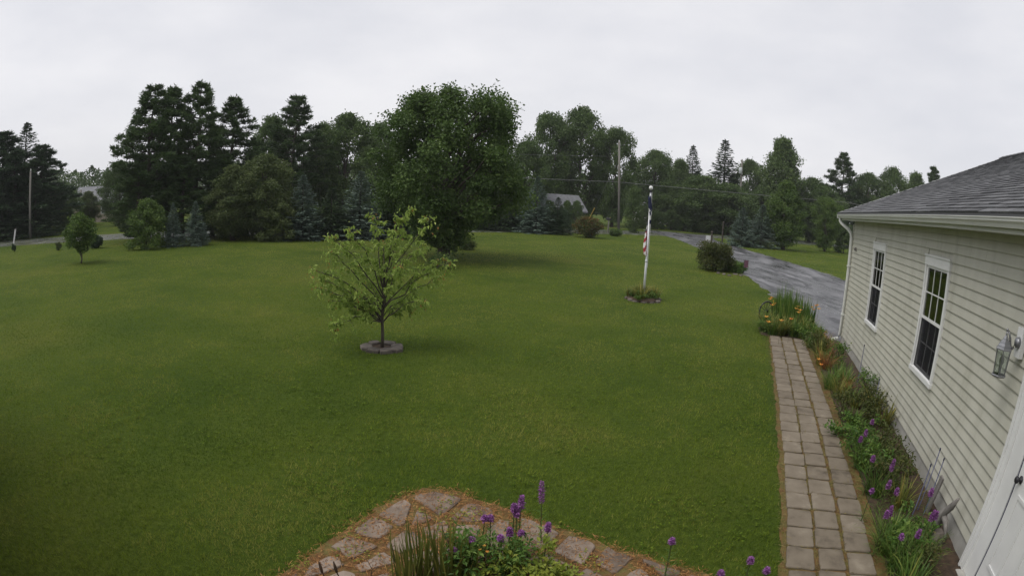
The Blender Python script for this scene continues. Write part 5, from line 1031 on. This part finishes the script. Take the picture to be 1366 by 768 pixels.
# ------------------------------------------------------------------ poles, wires, signs, far houses
def upole(u, vt, D, label, r=.14, cross=None, trans=False, base=None, tilt=0.0):
    if base is not None: D = float(np.hypot(*G(*base)[:2]))
    p = AT(u, vt, D); e = thing('utility_pole', label, 'utility pole', (p[0], p[1], 0), math.atan2(27, 47)); h = p[2]
    if tilt: e.location.x += tilt; e.rotation_euler = (0, -math.atan2(tilt, h), 0)
    mb = MB(); mb.tube([(0, 0, -.3), (0, 0, h * .5), (0, 0, h)], [r, r * .85, r * .68], 10); ob('post', mb.mesh('post', True), M['polewood'], e)
    if cross:
        mb = MB(); mb.box(-.9, .9, -.06, .06, h - .55, h - .43); ob('crossarm', mb.mesh('crossarm'), M['polewood'], e)
    for k, zz in enumerate((h - .25,)):
        mb = MB(); mb.lathe([(.03, 0), (.06, .04), (.03, .08), (.05, .12), (.02, .16)], 8); ob('insulator', mb.mesh('insulator', True), M['white'], e, (0, 0, h))
    if trans:
        mb = MB(); mb.lathe([(.20, 0), (.24, .03), (.24, .80), (.20, .86), (.05, .88)], 14); ob('transformer', mb.mesh('transformer', True), M['transformer'], e, (-.42, -.1, h - 2.0)); mb = MB(); mb.box(-.25, 0, -.14, -.06, h - 1.7, h - 1.6); ob('bracket', mb.mesh('bracket'), M['darkmetal'], e)
    return np.array([p[0], p[1], h])
main = upole(826, 189, 0, 'tall weathered utility pole beside the driveway entrance', r=.145, base=(826, 309), tilt=.42)
e = thing('guy_wire', 'guy wire with yellow guard leaning by the red tipped bush', 'wire'); gb = G(794, 309)
gb = np.array([main[0] - 2.6, main[1] + 4.5, 0]); mb = MB(); topw = np.array([main[0], main[1], 7.6]); mb.tube([gb, topw], .012, 5); ob('cable', mb.mesh('cable'), M['black'], e); mb = MB(); mb.tube([gb + (topw - gb) * .08, gb + (topw - gb) * .30], .045, 8); ob('guard', mb.mesh('guard'), M['yellow'], e)
pl = upole(406, 192, 52, 'bare grey utility pole in front of the tall dark pine', r=.15)
upole(41, 228, 50, 'grey utility pole in front of the dark spruce stand', r=.13)
upole(108, 253, 70, 'dark utility pole with lamp beside the low house across the road', r=.17, cross=False)
tp = upole(990, 213, 76, 'utility pole carrying a pale transformer drum across the road', r=.16, trans=True)
def wire(name, pts, label, th=.016, sag=.4):
    mb = MB()
    for a, b in zip(pts[:-1], pts[1:]): mb.tube(curve(a, b, -sag, 14), th, 5, False)
    ob(name, mb.mesh(name), M['black'], label=label, cat='wire')
Dm = float(np.hypot(main[0], main[1])); wm = np.array([main[0], main[1], AT(826, 243, Dm)[2]])
wire('power_line', [AT(406, 229, 52), wm, AT(1130, 270, 62), AT(1400, 330, 60)], 'grey power line strung past the tall pole towards the house roof', .028, .25)
wire('power_line', [np.array([*pl[:2], pl[2] - .3]), np.array([*main[:2], main[2] - 1.6])], 'thin upper line between the bare pole and the tall pole', .012, .5)
def far_house(name, label, u, vridge, D, w, dep, hw, hr, rz, wm_, shift=0.0):
    p = AT(u, vridge, D); e = thing(name, label, 'house', (p[0], p[1], 0), rz); mb = MB(); mb.box(-w / 2, w / 2, 0, dep, 0, hw); mb.add([(-w / 2, 0, hw), (-w / 2, dep, hw), (-w / 2, dep / 2, hr)], [(0, 2, 1)]); mb.add([(w / 2, 0, hw), (w / 2, dep, hw), (w / 2, dep / 2, hr)], [(0, 1, 2)])
    ob('wall', mb.mesh('wall'), M[wm_], e); mb = MB(); o_ = .4; k = (hr - hw) / (dep / 2)
    mb.add([(-w / 2 - o_, -o_, hw - o_ * k + .05), (w / 2 + o_, -o_, hw - o_ * k + .05), (w / 2 + o_, dep / 2, hr + .05), (-w / 2 - o_, dep / 2, hr + .05), (w / 2 + o_, dep + o_, hw - o_ * k + .05), (-w / 2 - o_, dep + o_, hw - o_ * k + .05), (-w / 2 - o_, -o_, hw - o_ * k - .12), (w / 2 + o_, -o_, hw - o_ * k - .12)], [(0, 1, 2, 3), (3, 2, 4, 5), (0, 6, 7, 1)]); ob('roof', mb.mesh('roof'), M['houseroof'], e)
    for x in (-w * .33, -w * .08, w * .33):
        mb = MB(); mb.box(x - .55, x + .55, -.06, -.005, 1.0, 2.2); f = ob('window', mb.mesh('window'), M['white'], e); mb = MB(); mb.box(x - .45, x + .45, -.075, -.062, 1.1, 2.1); ob('pane', mb.mesh('pane'), M['room'], f)
    mb = MB(); mb.box(w * .12, w * .12 + .95, -.05, -.004, 0.1, 2.15); ob('door', mb.mesh('door'), M['greywood'], e)
far_house('far_house', 'low house with grey roof across the road behind the small lawn tree', 148, 260, 72, 11, 8, 2.5, 4.5, .55, 'housewall')
far_house('far_house', 'small tan house with grey gable roof seen beneath tall trees', 752, 256, 61.5, 5.2, 4.4, 2.0, 3.55, .35, 'housewall')
far_house('far_house', 'white house glimpsed between the trees behind the flagpole', 886, 266, 92, 7, 6, 2.2, 3.5, .1, 'housewhite')
# mail boxes and posts by the road
def mailbox(p, label, rz=0.5, m='darkmetal', h=1.05):
    e = thing('mailbox', label, 'mailbox', p, rz); mb = MB(); mb.box(-.05, .05, -.05, .05, -.1, h); ob('post', mb.mesh('post'), M['polewood'], e); mb = MB(); pr = [(-.10, 0), (.10, 0), (.10, .14)] + [(.10 * math.cos(a), .14 + .10 * math.sin(a)) for a in np.linspace(.3, 2.84, 7)] + [(-.10, .14)]; mb.extr([(x, h + z_) for x, z_ in pr], -.26, .26); b = ob('box', mb.mesh('box'), M[m], e); mb = MB(); mb.box(.102, .112, -.1, -.06, h + .1, h + .3); ob('flag', mb.mesh('flag'), M['yellow'], b)
mailbox(G(811, 311), 'dark mailbox on a post between red tipped bush and utility pole', .6, h=1.25)
for u, vt, base, lab in ((963, 297, (963, 325), 'dark slim post on the grass strip beside the blue spruce'), (948, 310, (948, 334), 'short dark post on the grass behind the clipped bush')):
    p = G(*base); D = float(np.hypot(*p[:2])); h = AT(u, vt, D)[2]; e = thing('marker_post', lab, 'post', p); mb = MB(); mb.tube([(0, 0, -.1), (0, 0, h)], .07, 8); ob('shaft', mb.mesh('shaft'), M['bark'], e); mb = MB(); mb.lathe([(.10, 0), (.10, .05), (.02, .12)], 8); ob('cap', mb.mesh('cap'), M['bark'], e, (0, 0, h))
p = G(945, 325); e = thing('yard_sign', 'small white yard sign on the grass behind the clipped bush', 'sign', p, .2)
for x in (-.25, .25):
    mb = MB(); mb.tube([(x, 0, -.05), (x, 0, .35)], .012, 5); ob('leg', mb.mesh('leg'), M['darkmetal'], e)
mb = MB(); mb.box(-.32, .32, -.012, .012, .30, .72); ob('board', mb.mesh('board'), M['housewhite'], e)
p = G(18, 325); D = float(np.hypot(*p[:2])); e = thing('road_marker', 'leaning white marker post at the road edge', 'post', p); mb = MB(); mb.tube([(0, 0, -.1), (.25, .1, AT(20, 306, D)[2])], .07, 8); ob('shaft', mb.mesh('shaft'), M['housewhite'], e); mb = MB(); mb.tube([(.25, .1, AT(20, 306, D)[2]), (.265, .106, AT(20, 306, D)[2] + .06)], .085, 8); ob('cap', mb.mesh('cap'), M['greywood'], e)

# weeds in the flagstone joints
def path_weeds():
    P = patio_s(1600); k = vnoise(P[:, 0] * 4, P[:, 1] * 4, 33) > .70; P = P[k]; P = np.repeat(P, 4, 0) + rng.normal(size=(len(P) * 4, 2)) * .012; n = len(P); P3 = np.zeros((n, 3)); P3[:, :2] = P; P3[:, 2] = rng.uniform(.012, .04, n); A = rvec(n); A[:, 2] = np.abs(A[:, 2]) * .4
    return leaf_mesh('path_weeds', P3, A, rvec(n) * .4 + [0, 0, 1], rng.uniform(.015, .035, n), rng.uniform(.010, .018, n), rng.random(n))
ob('path_weeds', path_weeds(), M['lime'], label='small yellow green weeds between the flagstones', cat='weeds', kind='stuff')
# damp air
mb = MB(); mb.box(-420, 420, -60, 420, -1.0, 22.0)
vm, vt_ = mat('damp_air'); vo = N(vt_, 'ShaderNodeOutputMaterial'); pv = N(vt_, 'ShaderNodeVolumePrincipled'); pv.inputs['Color'].default_value = (0.86, 0.88, 0.92, 1); pv.inputs['Density'].default_value = 0.00042
vt_.links.new(pv.outputs[0], vo.inputs['Volume'])
ob('haze', mb.mesh('haze'), vm, label='thin damp haze over the whole yard', cat='haze', kind='stuff')
